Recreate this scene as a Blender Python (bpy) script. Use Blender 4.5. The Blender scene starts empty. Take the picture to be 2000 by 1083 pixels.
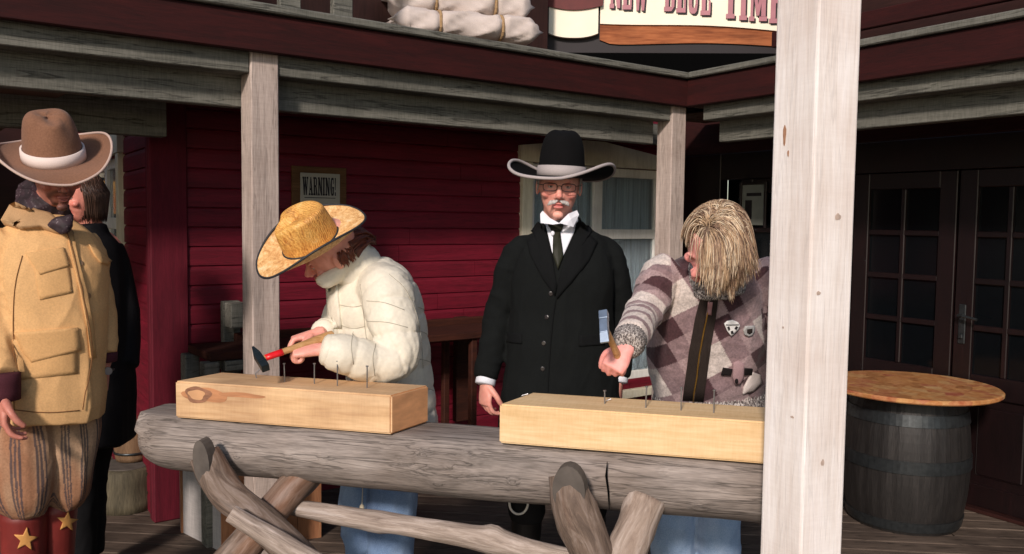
import bpy, bmesh, math, random
import numpy as np
from mathutils import Vector, Matrix, Quaternion
from mathutils.bvhtree import BVHTree
random.seed(7); np.random.seed(7)
SC = bpy.context.scene
V = Vector
# ------------------------------------------------------------------ camera
F = 1700.0                      # focal length, in pixels of the 2000 px wide photograph
CAMZ = 1.55
PITCH = math.radians(3.7); ROLL = math.radians(0.69)
camd = bpy.data.cameras.new('camera'); cam = bpy.data.objects.new('camera', camd)
SC.collection.objects.link(cam); SC.camera = cam
camd.sensor_width = 36; camd.lens = 36*F/2000; camd.clip_start = .05; camd.clip_end = 400
CM = Matrix.Translation((0,0,CAMZ)) @ Matrix.Rotation(math.pi/2-PITCH, 4, 'X') @ Matrix.Rotation(ROLL, 4, 'Z')
cam.matrix_world = CM
C3 = CM.to_3x3(); CO = V((0,0,CAMZ))
def ray(px,py): return (C3 @ V(((px-1000)/F, -(py-541.5)/F, -1)))
def at(px,py,Y):
    d = ray(px,py); return CO + d*(Y/d.y)
def onz(px,py,z=0.):
    d = ray(px,py); return CO + d*((z-CAMZ)/d.z)
def onplane(px,py,p,n):
    d = ray(px,py); return CO + d*((V(p)-CO).dot(n)/d.dot(n))
def atz(px,Y,z):                # the point at depth Y and height z that stands at column px
    py=900.
    for _ in range(6):
        p=at(px,py,Y); py+=(p.z-z)*F/Y
    return at(px,py,Y)
# ------------------------------------------------------------------ light
EXPOSURE = 0.0
world = bpy.data.worlds.new('World'); SC.world = world; world.use_nodes = True
wn = world.node_tree; bg = wn.nodes['Background']
sky = wn.nodes.new('ShaderNodeTexSky'); sky.sky_type = 'NISHITA'; sky.sun_disc = False
SUN_EL = math.radians(28); SUN_AZ = math.radians(-15)     # from behind the camera, a little to its left
sky.sun_elevation = SUN_EL; sky.sun_rotation = math.pi - SUN_AZ
wn.links.new(sky.outputs[0], bg.inputs[0]); bg.inputs[1].default_value = 0.11
sd = bpy.data.lights.new('sun','SUN'); sd.energy = 3.5; sd.angle = math.radians(6); sd.color = (1,.86,.78)
sun = bpy.data.objects.new('sun', sd); SC.collection.objects.link(sun)
svec = V((math.sin(SUN_AZ)*math.cos(SUN_EL), -math.cos(SUN_AZ)*math.cos(SUN_EL), math.sin(SUN_EL)))
sun.rotation_euler = svec.to_track_quat('Z','Y').to_euler()
SC.view_settings.view_transform = 'Standard'; SC.view_settings.look = 'None'
SC.view_settings.exposure = EXPOSURE; SC.view_settings.gamma = 1
try: SC.view_settings.use_curve_mapping = False
except Exception: pass
SC.render.engine = 'CYCLES'
# ------------------------------------------------------------------ helpers
def lin(r,g,b):
    f = lambda c: (c/255/12.92 if c/255 <= .04045 else ((c/255+.055)/1.055)**2.4)
    return (f(r),f(g),f(b),1)
def mesh_data(name, verts, faces, mat, smooth=False, cols=None):
    m = bpy.data.meshes.new(name)
    m.from_pydata([tuple(v) for v in verts], [], [tuple(f) for f in faces]); 
    m.materials.append(mat)
    if smooth: m.polygons.foreach_set('use_smooth', [True]*len(m.polygons))
    if cols is not None:
        a = m.color_attributes.new('Col','FLOAT_COLOR','POINT')
        c = np.ones((len(m.vertices),4),dtype=np.float32); c[:,:3] = cols
        a.data.foreach_set('color', c.ravel())
    m.update(); return m
def link(o, parent=None):
    SC.collection.objects.link(o)
    if parent is not None:
        o.parent = parent
    return o
def thing(name, label, cat, loc=(0,0,0), group=None):
    o = bpy.data.objects.new(name, None); SC.collection.objects.link(o); o.location = loc
    o['label'] = label; o['category'] = cat
    if group: o['group'] = group
    bpy.context.view_layer.update()
    return o
def base(parent):
    b = V((0,0,0)); p = parent
    while p is not None: b = b + p.location; p = p.parent
    return b
def wobj(name, verts, faces, mat, parent=None, smooth=False, label=None, cols=None):
    """mesh given in world coordinates; origin = the parent's base (or first vertex)"""
    b = base(parent) if parent else V(verts[0])
    o = bpy.data.objects.new(name, mesh_data(name, [V(v)-b for v in verts], faces, mat, smooth, cols))
    link(o, parent)
    if not parent: o.location = b
    if label: o['label'] = label
    return o
def fobj(name, frame, verts, faces, mat, parent=None, smooth=False, label=None, cols=None):
    """mesh in the local frame (Matrix 4x4 rigid, world)"""
    o = bpy.data.objects.new(name, mesh_data(name, verts, faces, mat, smooth, cols))
    link(o, parent)
    b = base(parent) if parent else V((0,0,0))
    o.matrix_basis = Matrix.Translation(-b) @ frame
    if label: o['label'] = label
    return o
def frame(origin, x, z=(0,0,1)):
    x = V(x).normalized(); z = V(z); z = (z - x*z.dot(x)).normalized(); y = z.cross(x)
    M = Matrix((x,y,z)).transposed().to_4x4(); M.translation = V(origin); return M
def boxgeo(x0,x1,y0,y1,z0,z1,bev=0.0,seg=1):
    bm = bmesh.new()
    vs = [bm.verts.new((x,y,z)) for x in (x0,x1) for y in (y0,y1) for z in (z0,z1)]
    for f in ((0,1,3,2),(4,6,7,5),(0,4,5,1),(2,3,7,6),(0,2,6,4),(1,5,7,3)): bm.faces.new([vs[i] for i in f])
    if bev > 0: bmesh.ops.bevel(bm, geom=bm.edges[:], offset=bev, segments=seg, affect='EDGES', profile=.6)
    bmesh.ops.recalc_face_normals(bm, faces=bm.faces[:])
    v = [v.co.copy() for v in bm.verts]; bm.verts.index_update(); f = [[x.index for x in q.verts] for q in bm.faces]
    bm.free(); return v,f
def join(*gs):
    V_,F_ = [],[]
    for v,f in gs:
        k = len(V_); V_ += list(v); F_ += [[i+k for i in q] for q in f]
    return V_,F_
def xf(g, M): return [M @ V(v) for v in g[0]], g[1]
def fbox(name, fr, x0,x1,y0,y1,z0,z1, mat, parent=None, bev=.004, label=None):
    # local origin in the box's own corner region so that grain differs from box to box
    v,f = boxgeo(x0,x1,y0,y1,z0,z1,bev)
    return fobj(name, fr, v, f, mat, parent, label=label)
def ring_tube(path, radii, n=12, caps=True, rfun=None):
    """round tube along a 3-D path"""
    path = [V(p) for p in path]; vs=[]; fs=[]; prev=None
    for i,p in enumerate(path):
        t = (path[min(i+1,len(path)-1)]-path[max(i-1,0)]).normalized()
        if prev is None:
            a = V((0,0,1)) if abs(t.z)<.9 else V((1,0,0)); u = t.cross(a).normalized()
        else: u = (prev - t*prev.dot(t)).normalized()
        prev = u; w = t.cross(u)
        r = radii[i] if hasattr(radii,'__len__') else radii
        for k in range(n):
            a = 2*math.pi*k/n; rr = r*(rfun(i,a) if rfun else 1)
            vs.append(p + (u*math.cos(a)+w*math.sin(a))*rr)
    for i in range(len(path)-1):
        for k in range(n):
            a=i*n+k; b=i*n+(k+1)%n; fs.append((a,b,b+n,a+n))
    if caps: fs.append(tuple(range(n))[::-1]); fs.append(tuple((len(path)-1)*n+k for k in range(n)))
    return vs,fs
def catmull(pts, k=6):
    """pts: list of equal-length numpy arrays -> smooth interpolation"""
    P = [np.array(p,float) for p in pts]
    if len(P)==2: return [P[0]*(1-i/k)+P[1]*(i/k) for i in range(k+1)]
    P = [2*P[0]-P[1]] + P + [2*P[-1]-P[-2]]; out=[]
    for i in range(1,len(P)-2):
        for j in range(k):
            t=j/k
            out.append(.5*((2*P[i])+(-P[i-1]+P[i+1])*t+(2*P[i-1]-5*P[i]+4*P[i+1]-P[i+2])*t*t+(-P[i-1]+3*P[i]-3*P[i+1]+P[i+2])*t**3))
    out.append(P[-2]); return out
# numpy value noise -------------------------------------------------
_perm = np.random.RandomState(3).randint(0,1<<30,4096)
def _h(i,j,k):
    return (_perm[(i*73856093 ^ j*19349663 ^ k*83492791) & 4095] & 65535)/65535.0
def vnoise(P, s=(1,1,1), off=0):
    P = np.asarray(P)*np.asarray(s) + off + 1000
    I = np.floor(P).astype(np.int64); f = P-I; f = f*f*(3-2*f); r=0
    for a in (0,1):
        for b in (0,1):
            for c in (0,1):
                w = (f[:,0] if a else 1-f[:,0])*(f[:,1] if b else 1-f[:,1])*(f[:,2] if c else 1-f[:,2])
                r = r + w*_h(I[:,0]+a,I[:,1]+b,I[:,2]+c)
    return r
def fbm(P, s=1., oct=3, off=0):
    s = np.asarray(s)*np.ones(3); r=0; a=1; t=0
    for o in range(oct): r = r + a*vnoise(P, s*(2**o), off+o*17.3); t+=a; a*=.5
    return r/t
# ------------------------------------------------------------------ materials
def newmat(name):
    m = bpy.data.materials.new(name); m.use_nodes = True
    nt = m.node_tree; b = nt.nodes['Principled BSDF']; return m, nt, b
class NT:
    def __init__(s, nt): s.nt=nt
    def n(s, t, **kw):
        x = s.nt.nodes.new(t)
        for k,v in kw.items():
            if k.startswith('i_'):
                key = k[2:]; key = int(key) if key.isdigit() else key
                x.inputs[key].default_value = v
            else: setattr(x,k,v)
        return x
    def l(s,a,b): s.nt.links.new(a,b)
def coords(N, scale, rnd=True):
    tc = N.n('ShaderNodeTexCoord'); mp = N.n('ShaderNodeMapping'); mp.inputs['Scale'].default_value = scale
    if rnd:
        oi = N.n('ShaderNodeObjectInfo'); mu = N.n('ShaderNodeMath', operation='MULTIPLY', i_1=37.0)
        ad = N.n('ShaderNodeVectorMath', operation='ADD')
        N.l(oi.outputs['Random'], mu.inputs[0]); N.l(tc.outputs['Object'], ad.inputs[0]); N.l(mu.outputs[0], ad.inputs[1])
        N.l(ad.outputs[0], mp.inputs[0])
    else: N.l(tc.outputs['Object'], mp.inputs[0])
    return mp.outputs[0], tc
def ramp(N, fac, stops):
    r = N.n('ShaderNodeValToRGB'); e = r.color_ramp.elements
    e[0].position=stops[0][0]; e[0].color=stops[0][1]; e[1].position=stops[-1][0]; e[1].color=stops[-1][1]
    for p,c in stops[1:-1]:
        x = e.new(p); x.color = c
    N.l(fac, r.inputs[0]); return r.outputs[0]
def mixc(N, fac, a, b, mode='MIX'):
    m = N.n('ShaderNodeMix', data_type='RGBA', blend_type=mode)
    if isinstance(fac,(int,float)): m.inputs[0].default_value = fac
    else: N.l(fac, m.inputs[0])
    for s,x in ((6,a),(7,b)):
        if isinstance(x,tuple): m.inputs[s].default_value = x
        else: N.l(x, m.inputs[s])
    return m.outputs[2]
def M_wood(name, dark, mid, light, axis='x', k=1.0, rough=.75, bump=.35, saw=0.0, dirt=None, dirtamt=.5, knots=False, spec=.25, cracks=0.0):
    m,nt,b = newmat(name); N = NT(nt)
    s = {'x':(1.2*k,14*k,14*k),'z':(14*k,14*k,1.2*k),'y':(14*k,1.2*k,14*k)}[axis]
    v,tc = coords(N, s)
    n1 = N.n('ShaderNodeTexNoise', i_Scale=1.6, i_Detail=9.0, i_Roughness=.62, i_Distortion=.9); N.l(v, n1.inputs['Vector'])
    s2 = tuple(x*5 for x in s); v2,_ = coords(N, s2)
    n2 = N.n('ShaderNodeTexNoise', i_Scale=3.0, i_Detail=4.0); N.l(v2, n2.inputs['Vector'])
    c = ramp(N, n1.outputs[0], [(.28,dark),(.5,mid),(.72,light)])
    c = mixc(N, .35, c, ramp(N, n2.outputs[0], [(.3,dark),(.7,light)]), 'MIX')
    # broad stains
    v3,_ = coords(N, (1,1,1)); n3 = N.n('ShaderNodeTexNoise', i_Scale=3.1, i_Detail=5.0); N.l(v3, n3.inputs['Vector'])
    d = dirt or tuple(x*.45 for x in dark[:3])+(1,)
    st = ramp(N, n3.outputs[0], [(.48,(0,0,0,1)),(.75,(dirtamt,)*3+(1,))])
    c = mixc(N, st, c, d)
    h = mixc(N, .5, n1.outputs[0], n2.outputs[0])
    if saw>0:      # saw marks across the grain
        v4,_ = coords(N, {'x':(150,16,16),'z':(16,16,150),'y':(16,150,16)}[axis])
        w = N.n('ShaderNodeTexNoise', i_Scale=1.0, i_Detail=3.0, i_Distortion=.6)
        N.l(v4, w.inputs['Vector'])
        c = mixc(N, saw*.5, c, ramp(N, w.outputs[0], [(.36,tuple(x*.6 for x in dark[:3])+(1,)),(.64,light)]))
        h = mixc(N, saw, h, w.outputs[0])
    if knots:
        v5,_ = coords(N, {'x':(2.2,7,7),'z':(7,7,2.2),'y':(7,2.2,7)}[axis])
        vo = N.n('ShaderNodeTexVoronoi', i_Scale=1.1); N.l(v5, vo.inputs['Vector'])
        kc = ramp(N, vo.outputs['Distance'], [(.03,(.9,.9,.9,1)),(.09,(0,0,0,1))])
        c = mixc(N, kc, c, tuple(x*.4 for x in dark[:3])+(1,))
    if cracks>0:
        v6,_ = coords(N, {'x':(1.3,26,26),'z':(26,26,1.3),'y':(26,1.3,26)}[axis])
        n6=N.n('ShaderNodeTexNoise', i_Scale=1.0, i_Detail=5.0, i_Roughness=.55, i_Distortion=.5); N.l(v6,n6.inputs['Vector'])
        ck=ramp(N,n6.outputs[0],[(.475,(0,0,0,1)),(.495,(cracks,)*3+(1,)),(.515,(0,0,0,1))])
        c=mixc(N,ck,c,tuple(x*.22 for x in dark[:3])+(1,)); h=mixc(N,ck,h,(0,0,0,1))
    N.l(c, b.inputs['Base Color'])
    b.inputs['Roughness'].default_value = rough; b.inputs['Specular IOR Level'].default_value = spec
    bp = N.n('ShaderNodeBump', i_Strength=bump, i_Distance=.004); N.l(h, bp.inputs['Height']); N.l(bp.outputs[0], b.inputs['Normal'])
    return m
def M_plain(name, col, rough=.6, metal=0., var=.25, scale=20., bump=.1, spec=.4, stretch=(1,1,1), bdist=.003):
    m,nt,b = newmat(name); N = NT(nt)
    v,_ = coords(N, stretch); n1 = N.n('ShaderNodeTexNoise', i_Scale=scale, i_Detail=6.0); N.l(v, n1.inputs['Vector'])
    c = ramp(N, n1.outputs[0], [(.25, tuple(x*(1-var) for x in col[:3])+(1,)), (.75, tuple(min(1,x*(1+var)) for x in col[:3])+(1,))])
    N.l(c, b.inputs['Base Color']); b.inputs['Roughness'].default_value=rough; b.inputs['Metallic'].default_value=metal
    b.inputs['Specular IOR Level'].default_value = spec
    if bump>0:
        bp = N.n('ShaderNodeBump', i_Strength=bump, i_Distance=bdist); N.l(n1.outputs[0], bp.inputs['Height']); N.l(bp.outputs[0], b.inputs['Normal'])
    return m
def M_cloth(name, col=None, rough=.9, weave=900., var=.12, bump=.25, sheen=.0, coarse=9.):
    """col None -> the 'Col' attribute of the mesh (woven / printed pattern)"""
    m,nt,b = newmat(name); N = NT(nt)
    v,tc = coords(N, (1,1,1))
    n1 = N.n('ShaderNodeTexNoise', i_Scale=coarse, i_Detail=6.0); N.l(v, n1.inputs['Vector'])
    n2 = N.n('ShaderNodeTexNoise', i_Scale=weave*.35, i_Detail=2.0); N.l(v, n2.inputs['Vector'])
    if col is None:
        a = N.n('ShaderNodeAttribute', attribute_name='Col'); src = a.outputs['Color']
    else:
        rg = N.n('ShaderNodeRGB'); rg.outputs[0].default_value = col; src = rg.outputs[0]
    g1 = ramp(N, n1.outputs[0], [(.3,(1-var,)*3+(1,)),(.7,(1,1,1,1))])
    g2 = ramp(N, n2.outputs[0], [(.3,(1-var*1.6,)*3+(1,)),(.7,(1,1,1,1))])
    c = mixc(N,1.,src,g1,'MULTIPLY'); c = mixc(N,1.,c,g2,'MULTIPLY')
    N.l(c, b.inputs['Base Color']); b.inputs['Roughness'].default_value=rough; b.inputs['Specular IOR Level'].default_value=.15
    if sheen: b.inputs['Sheen Weight'].default_value = sheen
    h = mixc(N,.3,n2.outputs[0],n1.outputs[0])
    bp = N.n('ShaderNodeBump', i_Strength=bump, i_Distance=.0025); N.l(h, bp.inputs['Height']); N.l(bp.outputs[0], b.inputs['Normal'])
    return m
def M_glass(name, col, rough=.08):
    m,nt,b = newmat(name); N=NT(nt)
    b.inputs['Base Color'].default_value = col; b.inputs['Roughness'].default_value = rough
    b.inputs['Alpha'].default_value = 1; b.inputs['Transmission Weight'].default_value = .9; b.inputs['IOR'].default_value=1.2
    v,_=coords(N,(1,1,1)); n=N.n('ShaderNodeTexNoise', i_Scale=3.); N.l(v,n.inputs['Vector'])
    bp=N.n('ShaderNodeBump', i_Strength=.03,i_Distance=.01); N.l(n.outputs[0],bp.inputs['Height']); N.l(bp.outputs[0],b.inputs['Normal'])
    return m
def M_pole(name, a, b_, c_, orange, pale):
    m,nt,b = newmat(name); N = NT(nt)
    at_=N.n('ShaderNodeAttribute',attribute_name='Col'); mp_=N.n('ShaderNodeMapping'); mp_.inputs['Scale'].default_value=(1,1,.16); N.l(at_.outputs['Vector'],mp_.inputs[0]); v=mp_.outputs[0]
    n1=N.n('ShaderNodeTexNoise', i_Scale=44., i_Detail=8., i_Roughness=.7, i_Distortion=.8); N.l(v,n1.inputs['Vector'])
    n2=N.n('ShaderNodeTexNoise', i_Scale=6., i_Detail=4.); N.l(v,n2.inputs['Vector'])
    n3=N.n('ShaderNodeTexNoise', i_Scale=17., i_Detail=6., i_Distortion=.4); N.l(v,n3.inputs['Vector'])
    c=ramp(N,n1.outputs[0],[(.3,a),(.5,b_),(.7,c_)])
    c=mixc(N,ramp(N,n2.outputs[0],[(.52,(0,0,0,1)),(.68,(.42,)*3+(1,))]),c,orange)
    c=mixc(N,ramp(N,n3.outputs[0],[(.56,(0,0,0,1)),(.68,(.45,)*3+(1,))]),c,pale)
    N.l(c,b.inputs['Base Color']); b.inputs['Roughness'].default_value=.75; b.inputs['Specular IOR Level'].default_value=.3
    bp=N.n('ShaderNodeBump',i_Strength=.9,i_Distance=.006); N.l(n1.outputs[0],bp.inputs['Height']); N.l(bp.outputs[0],b.inputs['Normal'])
    return m
# ------------------------------------------------------------------ colours of the place
m_grey   = M_wood('weathered_grey_timber', lin(76,76,69), lin(104,104,95), lin(132,131,122), 'x', cracks=.8, saw=.35, bump=.4)
m_greyz  = M_wood('weathered_grey_post', lin(138,126,118), lin(180,164,154), lin(208,194,184), 'z', cracks=.4, saw=.15, bump=.35, dirt=lin(110,80,60), dirtamt=.25)
m_white  = M_wood('pale_sawn_column', lin(222,211,202), lin(243,237,231), lin(252,249,247), 'z', k=.55, saw=.10, bump=.5, dirt=lin(198,172,154), dirtamt=.4, knots=True, cracks=.16)
m_redpl  = M_wood('red_paint_siding', lin(78,7,23), lin(102,11,32), lin(124,22,43), 'x', cracks=.35, bump=.25, dirt=lin(50,12,20), dirtamt=.3, spec=.35, rough=.6)
m_redcb  = M_wood('red_corner_board', lin(64,12,24), lin(88,16,32), lin(104,24,40), 'z', bump=.25, dirt=lin(44,12,20), dirtamt=.3)
m_fascia = M_wood('dark_red_fascia', lin(30,10,9), lin(46,13,12), lin(64,20,18), 'x', bump=.3, dirt=lin(44,14,12))
m_brownx = M_wood('dark_brown_wood_long', lin(30,14,12), lin(42,19,16), lin(54,26,22), 'x', bump=.2, spec=.4, rough=.5)
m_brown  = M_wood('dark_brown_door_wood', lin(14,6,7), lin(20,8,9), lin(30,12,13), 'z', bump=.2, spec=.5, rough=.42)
m_frame  = M_wood('cream_window_trim', lin(190,184,158), lin(216,210,186), lin(228,224,206), 'z', bump=.3, dirt=lin(96,86,62), dirtamt=.4)
m_sash   = M_wood('grey_white_sash', lin(204,204,196), lin(226,226,220), lin(236,236,232), 'z', bump=.15)
m_deck   = M_wood('worn_deck_boards', lin(62,52,46), lin(88,76,66), lin(112,98,86), 'x', cracks=.8, k=.9, bump=.4, dirt=lin(30,22,18), dirtamt=.6)
m_block  = M_wood('fresh_sawn_pine', lin(200,164,112), lin(224,190,140), lin(240,214,172), 'x', k=.55, saw=.16, bump=.25, dirt=lin(172,118,72), dirtamt=.3)
m_blockg = M_wood('stained_sawn_pine', lin(178,138,98), lin(214,176,130), lin(234,202,160), 'x', k=.5, saw=.12, bump=.25, dirt=lin(120,84,66), dirtamt=.5)
m_endgr  = M_plain('end_grain_pine', lin(214,156,108), rough=.8, var=.22, scale=14., bump=.3, stretch=(1,1,3))
m_log    = M_wood('grey_debarked_log', lin(88,82,77), lin(134,125,118), lin(172,162,154), 'x', k=1.2, bump=.9, cracks=.6, dirt=lin(96,78,62), dirtamt=.4, knots=True)
m_logtop = M_wood('hewn_log_top', lin(126,96,78), lin(158,128,106), lin(186,158,136), 'x', k=.8, bump=.4, dirt=lin(92,66,50))
m_pole   = M_pole('bark_pole', lin(62,52,46), lin(112,96,84), lin(150,136,126), lin(150,92,52), lin(168,156,148))
m_pole2  = M_pole('peeled_pole', lin(112,98,88), lin(158,144,132), lin(196,182,172), lin(128,98,74), lin(212,204,198))
m_cut    = M_plain('weathered_end_grain', lin(84,78,72), rough=.9, var=.35, scale=18., bump=.5)
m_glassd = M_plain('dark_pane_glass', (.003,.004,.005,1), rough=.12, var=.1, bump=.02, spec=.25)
m_curt   = M_plain('blue_grey_net_curtain', lin(176,190,196), rough=.9, var=.4, scale=3., stretch=(26,26,.6), bump=.5, bdist=.02)
m_iron   = M_plain('blackened_hoop_iron', lin(62,66,68), rough=.38, metal=.7, var=.3, scale=40.)
m_steel  = M_plain('bright_nail_steel', lin(150,150,152), rough=.4, metal=.9, var=.1)
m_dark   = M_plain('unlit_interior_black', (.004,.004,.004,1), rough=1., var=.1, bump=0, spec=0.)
# ------------------------------------------------------------------ ground
def sheet(name, x0,x1,y0,y1,z,mat):
    o = wobj(name, [(x0,y0,z),(x1,y0,z),(x1,y1,z),(x0,y1,z)], [(0,1,2,3)], mat); o['kind']='structure'; return o
sheet('ground', -150,150,-150,150,-.16, M_plain('packed_earth', lin(120,108,92), rough=.95, var=.3, scale=6., bump=.4))
DU = V((.8,-.04,0)).normalized()
def deck():
    g=[]; rnd=random.Random(3)
    fr = frame((-6,-3,0), (1,-.10,0))
    y=0.
    while y<14:
        x=-1.0-rnd.random()*2
        while x<16:
            L=2.6+rnd.random()*1.6
            g.append(boxgeo(x,x+L-.006,y,y+.118,-.03+rnd.uniform(-.001,.001),rnd.uniform(-.002,0),.003)); x+=L
        y+=.126
    v,f=join(*g)
    o=fobj('deck', fr, v, f, m_deck); o['kind']='structure'
    v,f=boxgeo(-1.2,16,-.1,14.1,-.15,-.034,.0); o=fobj('deck_substructure', fr, v, f, m_brownx); o['kind']='structure'
deck()
# ------------------------------------------------------------------ the two porch facades
PC = onz(310,1018)                     # outer corner of the red house on the deck
VPL = ray(3270,0); VPR = ray(-100,0)
U = V((.8,.6,0)).normalized()          # along the left facade, going away to the right
W = V((-.543,.84,0)).normalized()      # along the right facade, going away to the left
NL = V((U.y,-U.x,0)); NR = V((-W.y,W.x,0)); NR = NR if NR.y<0 else -NR
# NL, NR: outward normals (towards the camera)
FL = frame(PC, U)                      # local: x along, y = into the house, z up
def lw(px,py,off=0.):                  # pixel -> (x,z) on the left wall plane moved 'off' outwards
    p = onplane(px,py, PC+NL*off, NL); q = FL.inverted() @ p; return q.x,q.z
PD = .86                               # porch depth
# house corner where the two walls meet
CX,_ = lw(1330,430)
CORNER = FL @ V((CX,0,0))
FRR = frame(CORNER, -W)                # right wall: x grows towards the camera, y = away from the house? fixed below
if (FRR.to_3x3() @ V((0,1,0))).dot(NR) > 0: pass
def rw(px,py,off=0.):
    p = onplane(px,py, CORNER+NR*off, NR); q = FRR.inverted() @ p; return q.x,q.z
SR = 1 if (FRR.to_3x3() @ V((0,1,0))).dot(NR) > 0 else -1   # sign of local y that points outwards on the right wall
house = thing('red_timber_house','red clapboard porch house with grey beams on the left, behind the trestle','house', PC)
SR_=random.Random(21)
def siding(name, fr, x0,x1,z0,z1, mat, parent, pitch=.1, out=-1, holes=()):
    g=[]; z=z0
    while z<z1-.01:
        zt=min(z+pitch,z1)
        segs=[(x0,x1)]
        for hx0,hx1,hz0,hz1 in holes:
            if zt>hz0+.02 and z<hz1-.02:
                ns=[]
                for a,b in segs:
                    if hx0>a: ns.append((a,min(b,hx0)))
                    if hx1<b: ns.append((max(a,hx1),b))
                segs=ns
        js=[]; 
        for a,b in segs:
            cut=a
            while True:
                nx=cut+SR_.uniform(1.1,2.6)
                if nx>b-.3: js.append((cut,b)); break
                js.append((cut,nx-.0015)); cut=nx+.0015
        for a,b in js:
            if b-a<.01: continue
            o0=out*.016; o1=out*.012
            vs=[(a,0,z),(b,0,z),(b,o0,z+.002),(a,o0,z+.002),(a,o0,z+pitch*.75),(b,o0,z+pitch*.75),(a,o1,zt-.009),(b,o1,zt-.009),(a,out*.004,zt),(b,out*.004,zt)]
            fs=[(0,1,3-1,3),(3,2,5,4),(4,5,7,6),(6,7,9,8),(0,3,4,6,8),(1,9,7,5,2)]
            if out>0: fs=[q[::-1] for q in fs]
            g.append((vs,fs))
        z+=pitch
    g.append(boxgeo(x0,x1,*( (.0,.08) if out<0 else (-.08,.0)),z0,z1))
    # backing with holes omitted: only keep when no holes
    if holes: g.pop()
    v,f=join(*g); return fobj(name, fr, v, f, mat, parent)
def hw(fr, cx_px, which):  # helper unused
    pass
WT = 2.36
# window opening on the left wall (large, behind the man in the black hat)
wx0,_ = lw(1030,600); wx1,_ = lw(1287,600)
_,wzt = lw(1150,325); _,wzb = lw(1250,742)
siding('wall', FL, .0, CX, 0, WT, m_redpl, house, holes=[(wx0,wx1,wzb,wzt)])
for nm,a,b,c,d in (('wall_backing',0,wx0,0,WT),('wall_backing',wx1,CX,0,WT),('wall_backing',wx0,wx1,0,wzb),('wall_backing',wx0,wx1,wzt,WT)):
    fbox(nm, FL, a,b,.0,.08,c,d, m_redcb, house, bev=0)
def pentagon_window(fr, x0,x1,zb,zt,zh, parent, sy, cols=1, bar=None, header=True, side=.085):
    """cream trim with gabled header, sash, panes, curtain. sy=+1: outward is +y of the frame"""
    w = bpy.data.objects.new('window', None); link(w, parent)
    o = lambda a,b: (a,b) if sy>0 else (-b,-a)
    def bx(a,b,ya,yb,c,d,bev=.003): return boxgeo(a,b,*o(ya,yb),c,d,bev)
    g=[bx(x0-side,x0,-.02,.045,zb-.05,zt), bx(x1,x1+side,-.02,.045,zb-.05,zt), bx(x0-side-.02,x1+side+.02,-.02,.065,zb-.11,zb-.052)]
    # header: flat top centre, sloping shoulders
    xa,xb=x0-side-.02,x1+side+.02; h=zh; xm0=x0+(x1-x0)*.36; xm1=x0+(x1-x0)*.50
    P=[(xa,zt+.002),(xb,zt+.002),(xb,zt+(h)*.45),(xm1,zt+h),(xm0,zt+h),(xa,zt+h*.62)]
    y0,y1=o(-.02,.05)
    vs=[(p[0],y0,p[1]) for p in P]+[(p[0],y1,p[1]) for p in P]; n=len(P)
    fs=[tuple(range(n)),tuple(range(n,2*n))[::-1]]+[(i,i+n,(i+1)%n+n,(i+1)%n) for i in range(n)]
    bm=bmesh.new(); bv=[bm.verts.new(v) for v in vs]; [bm.faces.new([bv[i] for i in q]) for q in fs]; bmesh.ops.recalc_face_normals(bm,faces=bm.faces[:])
    g.append(([v.co.copy() for v in bm.verts],[[q.index for q in ff.verts] for ff in (bm.verts.index_update(),bm.faces)[1]])); bm.free()
    b_=base(parent)
    f1=fobj('frame', fr, *join(*g), m_frame, None); 
    sw=.06; zc = bar if bar else (zb+zt)/2
    gs=[bx(x0+.002,x0+sw,-.05,-.012,zb,zt-.002), bx(x1-sw,x1-.002,-.05,-.012,zb,zt-.002), bx(x0+sw,x1-sw,-.05,-.012,zt-.065,zt-.002), bx(x0+sw,x1-sw,-.05,-.012,zb,zb+.07), bx(x0+sw,x1-sw,-.05,-.010,zc-.035,zc+.035)]
    xm=(x0+x1)/2
    gs.append(bx(xm-.04,xm+.04,-.052,-.008,zb,zt-.002))
    f2=fobj('sash', fr, *join(*gs), m_sash, None)
    # pane and curtain
    f3=fobj('pane', fr, *bx(x0+.01,x1-.01,-.034,-.028,zb+.01,zt-.01,0), M_pane, None)
    nx=90; vs=[];fs=[]
    for i in range(nx+1):
        x=x0-.05+(x1-x0+.1)*i/nx; yy=-.13+.022*math.sin(i*1.05)+.012*math.sin(i*2.3+1)
        for z in (zb-.1,zt+.1): vs.append((x,yy*sy,z))
    for i in range(nx): fs.append((2*i,2*i+1,2*i+3,2*i+2))
    f4=fobj('curtain', fr, vs, fs, m_curt, None, smooth=True)
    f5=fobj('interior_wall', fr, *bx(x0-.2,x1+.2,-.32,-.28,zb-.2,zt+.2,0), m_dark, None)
    for q in (f1,f2,f3,f4,f5):
        mb=q.matrix_basis.copy(); q.parent=w; q.matrix_basis = Matrix.Translation(-b_) @ mb
    return w
M_pane = M_glass('window_glass', (.75,.82,.85,1))
_,barz = lw(1245,458)
win = pentagon_window(FL, wx0,wx1,wzb,wzt,.17, house, -1, bar=barz)
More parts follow.
